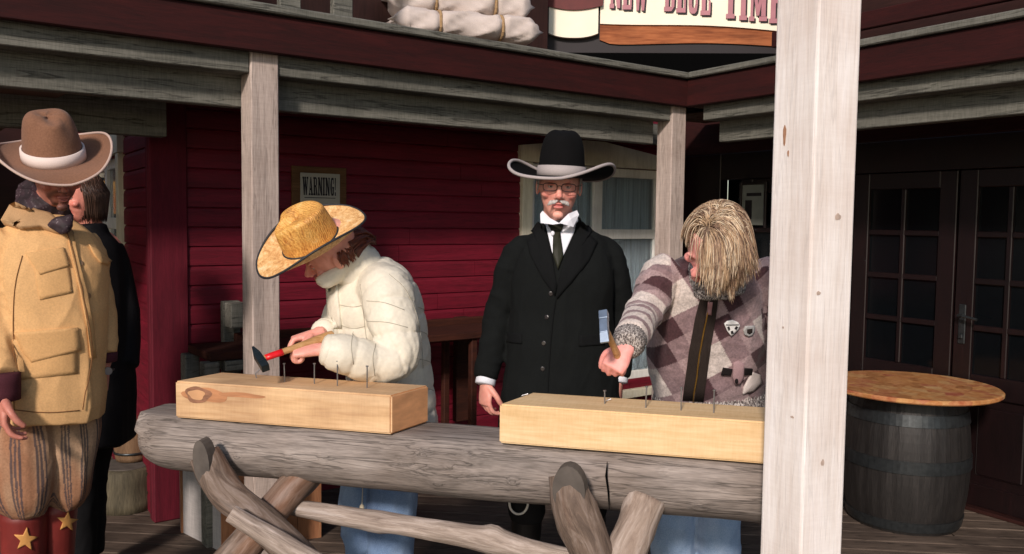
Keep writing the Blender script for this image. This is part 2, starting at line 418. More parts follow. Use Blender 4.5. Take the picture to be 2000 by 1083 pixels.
# side wall, running away to the left behind the corner
FS = frame(PC, W)                      # x away from the camera
def sw_(px,py):
    n = V((-W.y,W.x,0)); p = onplane(px,py,PC,n); q = FS.inverted()@p; return q.x,q.z
sideout = 1
sx0,_ = sw_(243,430); sx1=sx0+1.5
_,szb = sw_(243,820); _,szt = sw_(243,300)
szt=min(szt,1.98); szb=max(.35,szb)
siding('side_wall', FS, 0, 6.0, 0, WT, m_redpl, house, out=1, holes=[(sx0,sx1,szb,szt)])
for a,b,c,d in ((0.02,sx0,0,WT),(sx1,6,0,WT),(sx0,sx1,0,szb),(sx0,sx1,szt,WT)):
    fbox('side_wall_backing', FS, a,b,-.08,-.001,c,d, m_redcb, house, bev=0)
_,sbar = sw_(225,437)
win2 = pentagon_window(FS, sx0,sx1,szb,szt,.26, house, 1, bar=sbar)
# corner board
cw=.155
fbox('corner_board', FL, -.028,cw,-.03,-.0,0,WT, m_redcb, house, bev=.006)
fbox('corner_board', FS, -.002,.06,-.0,.03,0,WT, m_redcb, house, bev=.006)
# --- porch frame: posts, beams, fascia on plane PD outwards
p1x,_ = lw(547,600,PD); 
PW=.125
p1x0 = p1x-PW
_,zred = lw(513,108,PD)                # underside of the red fascia
_,zred2 = lw(1318,207,PD)
_,ztop = lw(800,45,PD+.03)
_,ztop2= lw(1318,150,PD+.03)
ZR=(zred+zred2)/2; ZT=(ztop+ztop2)/2
# where the two porch lines cross
a = V((PC+NL*PD).xy); b_ = V((CORNER+NR*PD).xy)
A = Matrix(((U.x,-(-W.x)),(U.y,-(-W.y))))
tt = A.inverted() @ (b_-a)
XP = tt[0]                              # x on the left line of the porch corner
YP = tt[1]                              # x on the right line of the porch corner
print('PC',PC,'CORNER',CORNER,'ZR',zred,zred2,'ZT',ztop,ztop2,'XP',XP,'YP',YP,'CX',CX,'win',wx0,wx1,wzb,wzt,'side',sx0,szb,szt,sbar,'post',p1x,'proj')
x_l=-4.5
FP = frame(PC+NL*PD, U)
FQ = frame(CORNER+NR*PD, -W); sq=SR
def fb2(name,x0,x1,o0,o1,z0,z1,mat,bev=.004,parent=house,label=None):   # left line; o outward
    return fbox(name, FP, x0,x1,-o1,-o0,z0,z1,mat,parent,bev,label)
def fb3(name,x0,x1,o0,o1,z0,z1,mat,parent,bev=.004,label=None):          # right line; o outward
    y=(o0,o1) if sq>0 else (-o1,-o0)
    return fbox(name, FQ, x0,x1,y[0],y[1],z0,z1,mat,parent,bev,label)
# posts
fb2('post',p1x0,p1x,-PW,0,.0,ZR+.02,m_greyz,.005)
fb2('fascia',x_l,XP+.02,.004,.05,ZR,ZT-.04,m_fascia)
fb2('ledge_board',x_l,XP+.03,-.25,.075,ZT-.036,ZT,m_grey,.006)
_,zg1 = lw(1318,208,PD-.02)
BH=(lw(513,0,PD)[1]-ZR)
_,zgb = lw(700,183,PD-PW); zgm=ZR-.055
fb2('beam',x_l,p1x0-.002,-PW+.005,-.012,ZR-.085,ZR+.1,m_grey); fb2('beam',p1x+.002,XP-PW-.004,-PW+.005,-.012,ZR-.085,ZR+.1,m_grey)
print('zgb',zgb,'ZR',ZR)
fb2('beam',x_l,XP-PW-.03,-PW-.075,-PW+.0,ZR-.22,ZR-.04,m_grey)
# porch ceiling and joists
H2_=3.30
GC=[]
for i in range(7):
    GC.append(boxgeo(x_l,XP+.3,.02+i*.115,.02+i*.115+.111,ZR+.012,ZR+.032,.002))
m_ceil=M_wood('porch_ceiling_planks', lin(70,52,44), lin(96,74,62), lin(118,92,80),'x')
fobj('porch_ceiling', FP, *join(*GC), m_ceil, house)
for i,xx in enumerate((-3.6,-2.4,-1.2,.35,1.55,2.6)):
    fbox('joist', FP, xx,xx+.07,PW+.08,PD-.03,ZR-.13,ZR+.01, m_grey, house)
fbox('wall_plate', FL, x_l if False else -.0,CX-.12,-.07,-.024,ZR-.14,ZR+.01, m_grey, house)
# grey board across the bay left of the corner
_,zb1 = lw(200,190,0.4)
fbox('tie_beam', frame(PC+NL*.25,U), -3.5,-.01,-.03,.06,ZR-.33,ZR-.17, m_grey, house)
# the bay beyond the corner on the left: back wall and plank soffit
fbox('bay_back_wall', FP, -6.5,.9,4.2,4.3,0,H2_-.01, m_brownx, house, bev=0)
g=[]
for i in range(22): g.append(boxgeo(-6.4+i*.27,-6.4+i*.27+.262,.30,4.19,2.06,2.09,.003))
fobj('soffit', FP, *join(*g), m_ceil, house)
H2=3.30
# balcony back wall (dark)
bwx=(FP.inverted()@onplane(1070,30,FP.translation-NL*.80,NL)).x
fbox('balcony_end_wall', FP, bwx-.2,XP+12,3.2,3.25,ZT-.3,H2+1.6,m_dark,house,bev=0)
fbox('balcony_wall', FP, x_l,bwx,.80,.85,ZT-.0,H2+.5, M_wood('balcony_planks', lin(34,20,18), lin(48,28,24), lin(60,36,32),'z'), house, bev=0)
fbox('balcony_floor', FP, x_l,XP+.2,.26,1.1,ZT-.08,ZT-.03, m_ceil, house, bev=0)
for xx in (.62,.36,-.35,-.9,-1.5):
    fbox('baluster', FP, xx,xx+.1,.12,.16,ZT+.003,H2-.01, m_grey, house, bev=.004)
# ---- right house
house2 = thing('dark_timber_house','dark brown porch house with glazed double doors, right of the white column','house', CORNER)
RL=5.5
def rbox(name,x0,x1,o0,o1,z0,z1,mat,bev=.003,parent=house2,label=None):
    y=(o0,o1) if SR>0 else (-o1,-o0)
    return fbox(name, FRR, x0,x1,y[0],y[1],z0,z1,mat,parent,bev,label)
fb2('corner_post',XP-PW,XP,-PW,0,.0,ZR+.02,m_greyz,.005)
fb3('fascia',YP+.052,RL,.004,.05,ZR,ZT-.04,m_fascia,house2)
fb3('ledge_board',YP+.08,RL,-.25,.075,ZT-.036,ZT,m_grey,house2,.006)
fb3('beam',YP+PW+.004,RL,-PW+.005,-.012,ZR-.085,ZR+.1,m_grey,house2)
fb3('beam',YP+PW+.03,RL,-PW-.075,-PW,ZR-.21,ZR-.04,m_grey,house2)
fb3('upper_wall',YP+.37,RL+2,-.55,-.5,ZT-.1,H2+.6,M_wood('dark_upper_planks',lin(34,18,16),lin(46,24,20),lin(60,34,30),'x'),house2)
fb3('upper_rail',YP+.42,RL+2,-.3,-.26,ZT+.13,ZT+.22,m_fascia,house2)
m_dred=M_wood('dark_red_brown_lintel', lin(34,14,13), lin(48,18,16), lin(62,26,24),'x')  # one dark red-brown tone for the lintel
GC=[]
for i in range(6):
    ys=(-.02-i*.125-.12,-.02-i*.125); ys=ys if sq>0 else (-ys[1],-ys[0])
    GC.append(boxgeo(YP-.6,RL,ys[0],ys[1],ZR+.012,ZR+.032,.002))
fobj('porch_ceiling', FQ, *join(*GC), m_ceil, house2)
_,zl0 = rw(1840,268); _,zl1=rw(1840,205)
print('lintel',zl0,zl1)
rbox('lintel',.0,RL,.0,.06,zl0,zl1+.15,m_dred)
# doors: two leaves + side panels, measured on the wall plane
def rx(px,py=600): return rw(px,py)[0]
dzt=rw(1900,330)[1]
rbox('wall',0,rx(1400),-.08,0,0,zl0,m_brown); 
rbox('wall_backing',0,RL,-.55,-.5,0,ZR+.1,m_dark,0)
edges=[rx(1400),rx(1440),rx(1660),rx(1862),rx(2075),rx(2200)]
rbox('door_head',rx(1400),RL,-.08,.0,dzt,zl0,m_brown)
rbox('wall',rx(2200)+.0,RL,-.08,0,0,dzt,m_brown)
def leaf(xa,xb,handle=None,cols=2):
    xa,xb=min(xa,xb),max(xa,xb)
    d=bpy.data.objects.new('door',None); link(d,house2)
    st=.105; g=[]
    zs=[.36,dzt-.09]; rows=4
    yy=lambda a,b:(a,b) if SR>0 else (-b,-a)
    g.append(boxgeo(xa+.004,xa+st,*yy(-.045,.0),.02,dzt-.004,.004)); g.append(boxgeo(xb-st,xb-.004,*yy(-.045,.0),.02,dzt-.004,.004))
    g.append(boxgeo(xa+st,xb-st,*yy(-.045,-.001),dzt-.10,dzt-.004,.004)); g.append(boxgeo(xa+st,xb-st,*yy(-.045,-.001),.02,.14,.004))
    g.append(boxgeo(xa+st,xb-st,*yy(-.045,-.001),.62,.74,.004)); g.append(boxgeo(xa+st,xb-st,*yy(-.038,-.02),.14,.62,.0))
    g.append(boxgeo(xa+st+.05,xb-st-.05,*yy(-.02,-.008),.19,.57,.008))
    z0_,z1_=.74,dzt-.10
    for r in range(1,rows): zz=z0_+(z1_-z0_)*r/rows; g.append(boxgeo(xa+st,xb-st,*yy(-.036,-.006),zz-.016,zz+.016,.004))
    for c in range(1,cols):
        xx=xa+st+(xb-xa-2*st)*c/cols; g.append(boxgeo(xx-.014,xx+.014,*yy(-.034,-.004),z0_,z1_,.004))
    o1=fobj('door_frame', FRR, *join(*g), m_brown, None)
    o2=fobj('pane', FRR, *boxgeo(xa+st-.01,xb-st+.01,*yy(-.030,-.024),z0_-.01,z1_+.01,0), m_glassd, None)
    os_=[o1,o2]
    if handle:
        hg=[boxgeo(handle-.02,handle+.02,*yy(.0,.008),.90,1.12,.004)]
        hg.append(xf(ring_tube([(0,0,0),(0,.045*SR,0),(.03,.055*SR,.0),(.11,.055*SR,-.012)],.008,8),Matrix.Translation((handle,0,1.06))))
        hg.append(boxgeo(handle-.012,handle+.012,*yy(.008,.02),.93,.955,.004))
        o3=fobj('handle', FRR, *join(*hg), m_iron, None); os_.append(o3)
    for q in os_:
        mb=q.matrix_basis.copy(); q.parent=d; q.matrix_basis=Matrix.Translation(-base(house2)) @ mb
    return d
leaf(edges[1],edges[2]-.01); leaf(edges[2],edges[3]-.003)
leaf(edges[3]+.003,edges[4],handle=edges[3]+.055); leaf(edges[4]+.01,edges[5])
rbox('threshold',rx(1400),RL,-.08,.05,0,.02,m_brownx)
# ---- near column
c0=onz(1585,1600)
def atD(px,Y,z):
    p=at(px,600,Y); return V((p.x,p.y,z))
YC=2.08
pc=at(1598,541,YC); 
colm = thing('porch_column','tall pale sawn timber column with a scratched sharp edge, in front of everything','column',(pc.x,pc.y,0))
# square column turned so that two faces show
CW=.150; ang=math.radians(45)
pc=at(1582,541,YC)
def cpx(p): 
    q=C3.inverted()@(V(p)-CO); return 1000+F*q.x/-q.z
for _ in range(60):
    xa=V((math.cos(ang),math.sin(ang),0)); ya=V((-xa.y,xa.x,0)); e1=cpx(pc+ya*CW)-1501; e2=cpx(pc+xa*CW)-1664
    CW*=1-((e2-e1)/163)*.5*1.0; ang+=(-(e1+e2))*-.0016
print('column',CW,math.degrees(ang),e1,e2)
fr=frame((pc.x,pc.y,0),(math.cos(ang),math.sin(ang),0))
v,f=boxgeo(0,CW,0,CW,.02,3.25,.006,2)
fobj('shaft', fr, v, f, m_white, colm)
m_stn=M_plain('brown_column_stain',lin(168,126,98),rough=.8,var=.3,scale=60); m_kn=M_plain('small_column_knot',lin(188,168,154),rough=.8,var=.3,scale=80)
for px_,py_,w_,h_,face,mm in ((1533,264,.0055,.026,0,m_stn),(1540,300,.003,.008,0,m_stn),(1598,573,.007,.005,1,m_kn),(1636,424,.010,.008,1,m_kn),(1606,904,.006,.008,1,m_kn),(1548,815,.006,.003,0,m_kn),(1530,640,.003,.003,0,m_kn)):
    xa=V((math.cos(ang),math.sin(ang),0)); ya=V((-xa.y,xa.x,0)); nn=xa if face==0 else ya
    q=fr.inverted()@onplane(px_,py_,V(fr.translation),nn); vs_=[]
    for k_ in range(14):
        a_=2*math.pi*k_/14; r_=1+.10*math.sin(3*a_+px_)+.08*math.sin(5*a_)
        if face==0: vs_.append((-.0012,q.y+w_*r_*math.cos(a_),q.z+h_*r_*math.sin(a_)))
        else: vs_.append((q.x+w_*r_*math.cos(a_),-.0012,q.z+h_*r_*math.sin(a_)))
    fobj('knot',fr,vs_,[tuple(range(14))],mm,colm)
v,f=boxgeo(-.02,CW+.02,-.02,CW+.02,0,.02,.004); fobj('base_plate', fr, v, f, m_iron, colm)
v,f=boxgeo(-.03,CW+.03,-.03,CW+.03,3.252,3.30,.006); fobj('cap', fr, v, f, m_greyz, colm)
# ------------------------------------------------------------------ lettering (western slab type), polygons in a 0..1 box
def R(a,b,c,d): return [(a,c),(b,c),(b,d),(a,d)]
S=.10
GL={
'N':(.92,[R(0,.36,0,S),R(.62,.9,1-S,1),R(0,.34,1-S,1),R(.08,.28,S,1-S),R(.66,.84,0,1-S),[(.1,1),(.34,1),(.84,0),(.6,0)]]),
'E':(.78,[R(0,.72,0,S),R(0,.72,1-S,1),R(.08,.36,S,1-S),R(.36,.54,.44,.56),R(.60,.74,S*.5,.32),R(.60,.74,.68,1-S*.5),R(.46,.56,.36,.64)]),
'W':(1.2,[R(0,.34,1-S,1),R(.42,.72,1-S,1),R(.86,1.16,1-S,1),[(.06,1),(.30,1),(.44,0),(.26,0)],[(.44,0),(.26,0),(.50,.9),(.62,.9)],[(.46,1),(.68,1),(.86,0),(.66,0)],[(.86,0),(.68,0),(.94,.95),(1.08,.95)]]),
'B':(.82,[R(0,.56,0,S),R(0,.56,1-S,1),R(.08,.34,S,1-S),R(.34,.54,.45,.55),[(.54,1),(.70,.93),(.74,.8),(.74,.66),(.54,.5),(.54,.62),(.54,.9)],[(.54,.52),(.72,.42),(.78,.28),(.76,.10),(.56,0),(.54,.12)]]),
'L':(.74,[R(0,.70,0,S),R(0,.46,1-S,1),R(.08,.38,S,1-S),R(.56,.70,S,.38)]),
'U':(.88,[R(0,.40,1-S,1),R(.52,.84,1-S,1),R(.07,.33,.2,1-S),R(.60,.76,.2,1-S),[(.07,.2),(.14,.06),(.30,0),(.56,0),(.70,.06),(.76,.2),(.60,.22),(.50,.12),(.36,.14),(.33,.22)]]),
'T':(.82,[R(.0,.78,1-S,1),R(.25,.53,S,1-S),R(.14,.64,0,S),R(0,.12,.66,1-S),R(.66,.78,.66,1-S)]),
'I':(.48,[R(0,.44,0,S),R(0,.44,1-S,1),R(.08,.36,S,1-S)]),
'M':(1.08,[R(0,.30,0,S),R(.58,1.04,0,S),R(0,.30,1-S,1),R(.74,1.04,1-S,1),R(.08,.22,S,1-S),R(.70,.96,S,1-S),[(.08,1),(.34,1),(.58,.12),(.42,.12)],[(.42,.12),(.58,.12),(.96,1),(.76,1)]]),
'S':(.74,[[(.05,.7),(.2,.98),(.5,1),(.62,.9),(.62,.7),(.5,.7),(.34,.86),(.30,.74)],[(.05,.7),(.3,.74),(.68,.4),(.45,.32)],[(.45,.32),(.68,.4),(.66,.14),(.5,0),(.2,0),(.06,.12),(.06,.32),(.2,.32),(.36,.14)]]),
'A':(.86,[R(0,.32,0,S),R(.44,.84,0,S),[(.08,0),(.22,0),(.44,1),(.34,1)],[(.34,1),(.50,1),(.80,0),(.50,0)],R(.2,.6,.28,.38)]),
'R':(.86,[R(0,.42,0,S),R(0,.56,1-S,1),R(.08,.34,S,1-S),R(.34,.54,.46,.56),[(.54,1),(.70,.92),(.74,.78),(.72,.6),(.54,.46),(.54,.6),(.54,.88)],[(.40,.5),(.62,.5),(.84,0),(.58,0)]]),
'G':(.84,[[(.30,1),(.12,.86),(.04,.6),(.04,.4),(.12,.14),(.30,0),(.34,.14),(.32,.5),(.34,.88)],R(.30,.62,.88,1),R(.60,.72,.66,1),R(.30,.66,0,.12),R(.52,.74,.06,.46),R(.44,.80,.40,.50)]),
'!':(.34,[[(.04,1),(.28,1),(.22,.32),(.10,.32)],R(.06,.26,0,.2)]),
}
def text_geo(txt, x, z, h, wk=1.0, gap=.10, y=0., depth=.004, base_fn=None, space=.5):
    gs=[]; cx=x; q=0
    for ch in txt:
        if ch==' ': cx+=space*h*wk; continue
        w,polys=GL[ch]
        for P in polys:
            q+=1; dd=(q%5)*.0004
            pts=[(cx+a*h*wk, z+b*h+(base_fn(cx) if base_fn else 0)) for a,b in P]
            ar=sum(pts[i][0]*pts[(i+1)%len(pts)][1]-pts[(i+1)%len(pts)][0]*pts[i][1] for i in range(len(pts)))
            if ar<0: pts=pts[::-1]
            n=len(pts)
            vs=[(a,y-depth-dd,b) for a,b in pts]+[(a,y,b) for a,b in pts]
            fs=[tuple(range(n))]+[(i,i+n,(i+1)%n+n,(i+1)%n) for i in range(n)]
            gs.append((vs,fs))
        cx+=(w+gap)*h*wk
    return join(*gs), cx
def ribbon_poly(xs, zlo, zhi, y0, y1):
    """curtain-like solid between two curves zlo(x) < zhi(x)"""
    vs=[];fs=[]
    for x in xs: vs+= [(x,y0,zlo(x)),(x,y0,zhi(x)),(x,y1,zlo(x)),(x,y1,zhi(x))]
    for i in range(len(xs)-1):
        a=4*i; b=a+4
        fs+=[(a,b,b+1,a+1),(a+2,a+3,b+3,b+2),(a+1,b+1,b+3,a+3),(a,a+2,b+2,b)]
    e=4*(len(xs)-1); fs+=[(0,1,3,2),(e,e+2,e+3,e+1)]
    return vs,fs
# ------------------------------------------------------------------ sign above the porch, facing the camera
YS=6.0
s0=at(1170,40,YS)
sdir=V((1,-.04,0)).normalized()
FSN=frame(at(1172,60,YS),sdir)
def sg(px,py):
    n=V((sdir.y,-sdir.x,0)); p=onplane(px,py,FSN.translation,n); q=FSN.inverted()@p; return q.x,q.z
sign=thing('banner_sign','painted scroll sign reading NEW BLUE TIMES above the porch corner','sign',FSN.translation)
x0,zb0=sg(1172,44); x1,zb1=sg(1512,62)
x2=x1+.42
zt=sg(1300,-46)[1]
m_cream=M_plain('cream_sign_paint', lin(244,236,214), rough=.6,var=.06,scale=6)
m_orng=M_wood('painted_orange_brown_scroll', lin(96,48,26), lin(150,84,48), lin(196,124,78),'x',k=.5,bump=.1)
m_pink=M_plain('dusty_pink_letter_paint', lin(176,120,128), rough=.6,var=.12,scale=9)
m_ink=M_plain('black_paint', lin(26,20,24), rough=.6,var=.1)
lo=lambda x: zb0+(sg(1340,50)[1]-zb0)*0+ (-.012*math.cos((x-x0)*4) - .055*((x-x0)/(x1-x0)) )
N_=24; xs=[x0+(x2-x0)*i/N_ for i in range(N_+1)]
fobj('scroll', FSN, *ribbon_poly(xs, lambda x: lo(x), lambda x: zt+.02*math.sin(x*3), -.012,.0), m_cream, sign)
lo2=lambda x: lo(x)-.135+.035*((x-x0)/(x1-x0))+.03*max(0,1-(x-x0)/.12)**2
fobj('scroll_shadow_band', FSN, *ribbon_poly(xs, lambda x: lo2(x), lambda x: lo(x)+.01, .002,.014), m_orng, sign)
fobj('back_board', FSN, *ribbon_poly([x0-.46]+xs, lambda x: zb0-.20, lambda x: zt+.05, .016,.04), m_ink, sign)
hL=.30
zt0=sg(1190,20)[1]
def bfn(x): return -.052*((x-x0)/(x1-x0))*1.7
for mat,dx,dz,yy,nm in ((m_ink,.012,-.010,-.0125,'letter_shadow'),(m_pink,0,0,-.0185,'lettering')):
    for txt,pxa,pya,pxb in (('NEW',1190,18,1268),('BLUE',1296,24,1390),('TIMES',1412,38,1558)):
        xa,za=sg(pxa,pya); xb,_=sg(pxb,pya)
        (g,c)=text_geo(txt,0,0,hL); wk=(xb-xa)/c
        (g,c)=text_geo(txt,xa+dx,za+dz,hL,wk,y=yy,base_fn=lambda x: -(x-xa)*.10)
        fobj(nm,FSN,*g,mat,sign)
# white cup-like scroll end left of it
xa,_=sg(1072,40); xb,_=sg(1168,40); zz=sg(1120,76)[1]
def cup(x):
    t=(x-xa)/(xb-xa); return zz+.03*abs(2*t-1)**2.5
xs2=[xa+(xb-xa)*i/14 for i in range(15)]
fobj('scroll_end', FSN, *ribbon_poly(xs2, cup, lambda x: zt-.05+.02*math.cos((x-xa)*9), -.03,.012), m_cream, sign)
m_maroon=M_plain('maroon_scroll_paint', lin(92,28,26), rough=.6,var=.15)
xs3=[xa-.03+(xb-xa+.06)*i/14 for i in range(15)]
fobj('scroll_roll', FSN, *ribbon_poly(xs3, lambda x: sg(1120,14)[1]-.03*math.sin(max(0,min(1,(x-xs3[0])/(xs3[-1]-xs3[0])))*math.pi), lambda x: zt+.04, -.045,-.031), m_maroon, sign)
# ------------------------------------------------------------------ tied canvas bundles on the ledge
m_canvas=M_cloth('off_white_canvas', lin(214,202,194), bump=.5, coarse=7)
m_rope=M_plain('sisal_rope', lin(160,132,96), rough=.9,var=.3,scale=60,stretch=(1,1,6))
def bundle(label, pxa,pya,pxb,pyb, D, h, dep, grp):
    a=at(pxa,pya,D); b=at(pxb,pyb,D*1.0+.25); b.z=a.z
    L=(b-a).length; fr=frame(a,(b-a)); 
    th=thing('canvas_bundle',label,'bundle',a,grp)
    ns=60;nr=28;vs=[];fs=[]
    rnd=random.Random(int(h*1000)); 
    ropes=[.30,.72]
    for i in range(ns+1):
        t=i/ns; x=L*t
        e=min(1,(min(t,1-t)*ns/5))**.45 if 0<t<1 else 0.05
        pinch=1-.13*sum(math.exp(-((t-r)/.018)**2) for r in ropes)
        for k in range(nr):
            an=2*math.pi*k/nr; ca,sa=math.cos(an),math.sin(an)
            yy=abs(ca)**.55*(1 if ca>0 else -1)*dep/2; zz=abs(sa)**.6*(1 if sa>0 else -1)*h/2
            wob=1+.05*math.sin(9*t*2+k*.6)+.035*math.sin(31*t+k*1.7)+.03*math.sin(57*t+2.3*k)
            vs.append((x+.03*math.sin(k*.9)*(1 if t in(0,1) else 0), yy*(.55+.45*e)*pinch*wob+dep/2, zz*e*pinch*wob+h/2))
    for i in range(ns):
        for k in range(nr):
            a_=i*nr+k;b_=i*nr+(k+1)%nr; fs.append((a_,b_,b_+nr,a_+nr))
    fs.append(tuple(range(nr))[::-1]); fs.append(tuple(ns*nr+k for k in range(nr)))
    fobj('canvas',fr,vs,fs,m_canvas,th,smooth=True)
    for r in ropes:
        path=[(L*r, dep/2+math.copysign(abs(math.cos(a_))**.55,math.cos(a_))*dep/2*.96, h/2+math.copysign(abs(math.sin(a_))**.6,math.sin(a_))*h/2*.93) for a_ in [2*math.pi*j/24 for j in range(25)]]
        v,f=ring_tube(path,.0085,8); fobj('rope',fr,v,f,m_rope,th)
bundle('off white tied canvas bundle lying lowest on the porch ledge',772,62,1062,82,4.75,.155,.4,'tied canvas bundles above the porch')
bundle('off white tied canvas bundle on top of the other one above the porch',768,18,1045,36,4.82,.20,.38,'tied canvas bundles above the porch')
# ------------------------------------------------------------------ notice on the red wall
nx0,nzt=lw(570,324,.03); nx1,_=lw(676,334,.03); nzb=nzt-.42
pst=thing('warning_notice','framed paper notice reading WARNING! on the red clapboard wall','sign',FL@V((nx0,-.03,nzb)))
m_nf=M_wood('brown_notice_frame', lin(70,46,26), lin(100,70,42), lin(120,88,58),'x',bump=.2)
m_paper=M_plain('aged_paper', lin(168,164,150), rough=.9,var=.08,scale=5,bump=.05)
def lbox(nm,a,b,ya,yb,c,d,mat,par): return fbox(nm,FL,a,b,ya,yb,c,d,mat,par,.002)
wN=nx1-nx0
lbox('backing',nx0,nx1,-.034,-.018,nzb,nzt,m_nf,pst)
lbox('paper',nx0+wN*.14,nx1-wN*.13,-.038,-.0355,nzb+.05,nzt-.035,m_paper,pst)
pw=wN*.73; (g,c)=text_geo('WARNING!',0,0,.11,1,gap=.08); wk=(pw*.86)/c
(g,c)=text_geo('WARNING!',nx0+wN*.14+pw*.05,nzt-.035-.022-.10,.10,wk*1.1,gap=.08,y=-.0382,depth=.0008)
fobj('lettering',FL,*g,m_ink,pst)
g=[boxgeo(nx0+wN*.14+pw*.1,nx1-wN*.13-pw*.12,-.0392,-.0383,nzt-.172,nzt-.168,0)]
fobj('ruled_line',FL,*join(*g),m_ink,pst)
# faded poster on the dark wall right
px0,pzt=rw(1446,362,.03); px1,_=rw(1490,362,.03); px0,px1=min(px0,px1),max(px0,px1); pzb=rw(1468,440,.03)[1]
po=thing('faded_poster','faded grey poster in the dark doorway behind the blond woman','poster',FRR@V((px0,0,pzb)))
yy=lambda a,b:(a,b) if SR>0 else (-b,-a)
fobj('paper',FRR,*boxgeo(px0,px1,*yy(.004,.008),pzb,pzt,.001),M_plain('faded_poster_paper', lin(120,124,116), rough=.8,var=.2,scale=8),po)
fobj('frame',FRR,*join(boxgeo(px0-.02,px0-.001,*yy(.004,.02),pzb-.02,pzt+.02,.002),boxgeo(px1+.001,px1+.02,*yy(.004,.02),pzb-.02,pzt+.02,.002),boxgeo(px0-.001,px1+.001,*yy(.004,.02),pzt+.001,pzt+.02,.002)),m_brown,po)
fobj('picture',FRR,*join(boxgeo(px0+.03,px0+(px1-px0)*.45,*yy(.0085,.0095),pzb+.04,pzb+(pzt-pzb)*.62,0),boxgeo(px0+(px1-px0)*.2,px1-.03,*yy(.0085,.0095),pzb+(pzt-pzb)*.72,pzb+(pzt-pzb)*.80,0)),m_ink,po)
# ------------------------------------------------------------------ trestle log
LD=V((.967,-.253,0)).normalized(); LP=V((-LD.y,LD.x,0))       # along, away
if LP.y<0: LP=-LP
ZTOP=.895
f0=onz(342,817,ZTOP)                                             # front bottom corner of the left block
FLG=frame(f0,LD)                                                 # x along the log, y away, z up
logc_y=.115; LR=.135; LZ=.112
trestle=thing('log_trestle','grey half log bench on crossed pole legs with two sawn timbers on top','trestle',(f0.x+.9,f0.y-.1,0))
def blk_len(px,py): return (FLG.inverted()@onz(px,py,ZTOP)).x
BUMPS=[(random.uniform(.1,1.9),random.uniform(-.9,.7),random.uniform(.010,.02),random.uniform(.004,.011)) for _ in range(26)]
def loggeo():
    xs=np.linspace(-.0,1,260); vs=[];fs=[];n=44
    xa=(FLG.inverted()@onz(292,815,ZTOP-.03)).x; xb=blk_len(1575,915)
    for i,t in enumerate(xs):
        x=xa+(xb-xa)*t
        taper=1-.0*t
        endk=max(0,1-t*120/7); ek=math.sqrt(max(.0,1-endk**2)) if endk>0 else 1
        for k in range(n):
            a=2*math.pi*k/n; ca,sa=math.cos(a),math.sin(a)
            w=.035*math.sin(x*2.1+1.0+.5*math.sin(a))+.022*math.sin(5.3*x+2*a)+.012*math.sin(13*x+3*a)
            yy=ca*LR*(1+w)*(.45+.55*ek if sa<0.2 else .7+.3*ek); zz=sa*LZ*(1+w)
            if sa<0: zz*= (.45+.55*ek)
            zz=min(zz,.085)
            # a swelling branch scar near the middle
            d=math.exp(-((x-.93)/.10)**2)*max(0,-ca)**2*.02; yy-=d
            for bx__,ba__,bs__,bh__ in BUMPS: yy-=bh__*math.exp(-((x-bx__)/bs__)**2-((math.asin(max(-1,min(1,sa)))-ba__)*.12/bs__)**2)*(1 if ca<0 else 0)
            vs.append((x, logc_y+yy, -.085+zz-.0015))
    for i in range(len(xs)-1):
        for k in range(n):
            a=i*n+k;b=i*n+(k+1)%n; fs.append((a,a+n,b+n,b))
    fs.append(tuple(range(n))); fs.append(tuple((len(xs)-1)*n+k for k in range(n))[::-1])
    return vs,fs
v,f=loggeo()
lo_=fobj('log',FLG,v,f,m_log,trestle,smooth=True)
# hewn top: separate thin slab flush above the cut surface
lo_.data.materials.append(m_logtop)
for p in lo_.data.polygons:
    if p.normal.z>.93: p.material_index=1; p.use_smooth=False
def pole(name, pts, r, mat, parent, cutn=None, seed=1, n=16, label=None, knots=()):
    P=catmull([list(p)+[rr] for p,rr in zip(pts,r)],8)
    rnd=random.Random(seed); ph=[rnd.random()*6 for _ in range(6)]
    path=[V(p[:3]) for p in P]; rad=[p[3] for p in P]
    for kt,ka in knots:
        pass
    def rf(i,a):
        s=1+.05*math.sin(2*a+ph[0]+i*.3)+.03*math.sin(3*a+ph[1]-i*.5)+.02*math.sin(5*a+i*1.1)
        for kt,ka in knots:
            s+= .35*math.exp(-((i/len(P)-kt)/.025)**2)*max(0,math.cos(a-ka))**3+ .08*math.exp(-((i/len(P)-kt)/.03)**2)
        return s
    v,f=ring_tube(path,rad,n,True,rf)
    off_=seed*3.7; acc=0; cl=[]
    for i in range(len(path)):
        if i: acc+=(path[i]-path[i-1]).length
        for k in range(n): cl.append((.05*math.cos(2*math.pi*k/n)+off_,.05*math.sin(2*math.pi*k/n),acc))
    o=wobj(name,v,f,mat,parent,smooth=True,label=label,cols=np.array(cl))
    o.data.materials.append(m_cut)
    for p in list(o.data.polygons)[-2:]: p.material_index=1; p.use_smooth=False
    return o
def LQ(px,py,off):      # point in the vertical plane parallel to the log, 'off' metres towards the camera from the block face
    return onplane(px,py,f0-LP*off,LP)
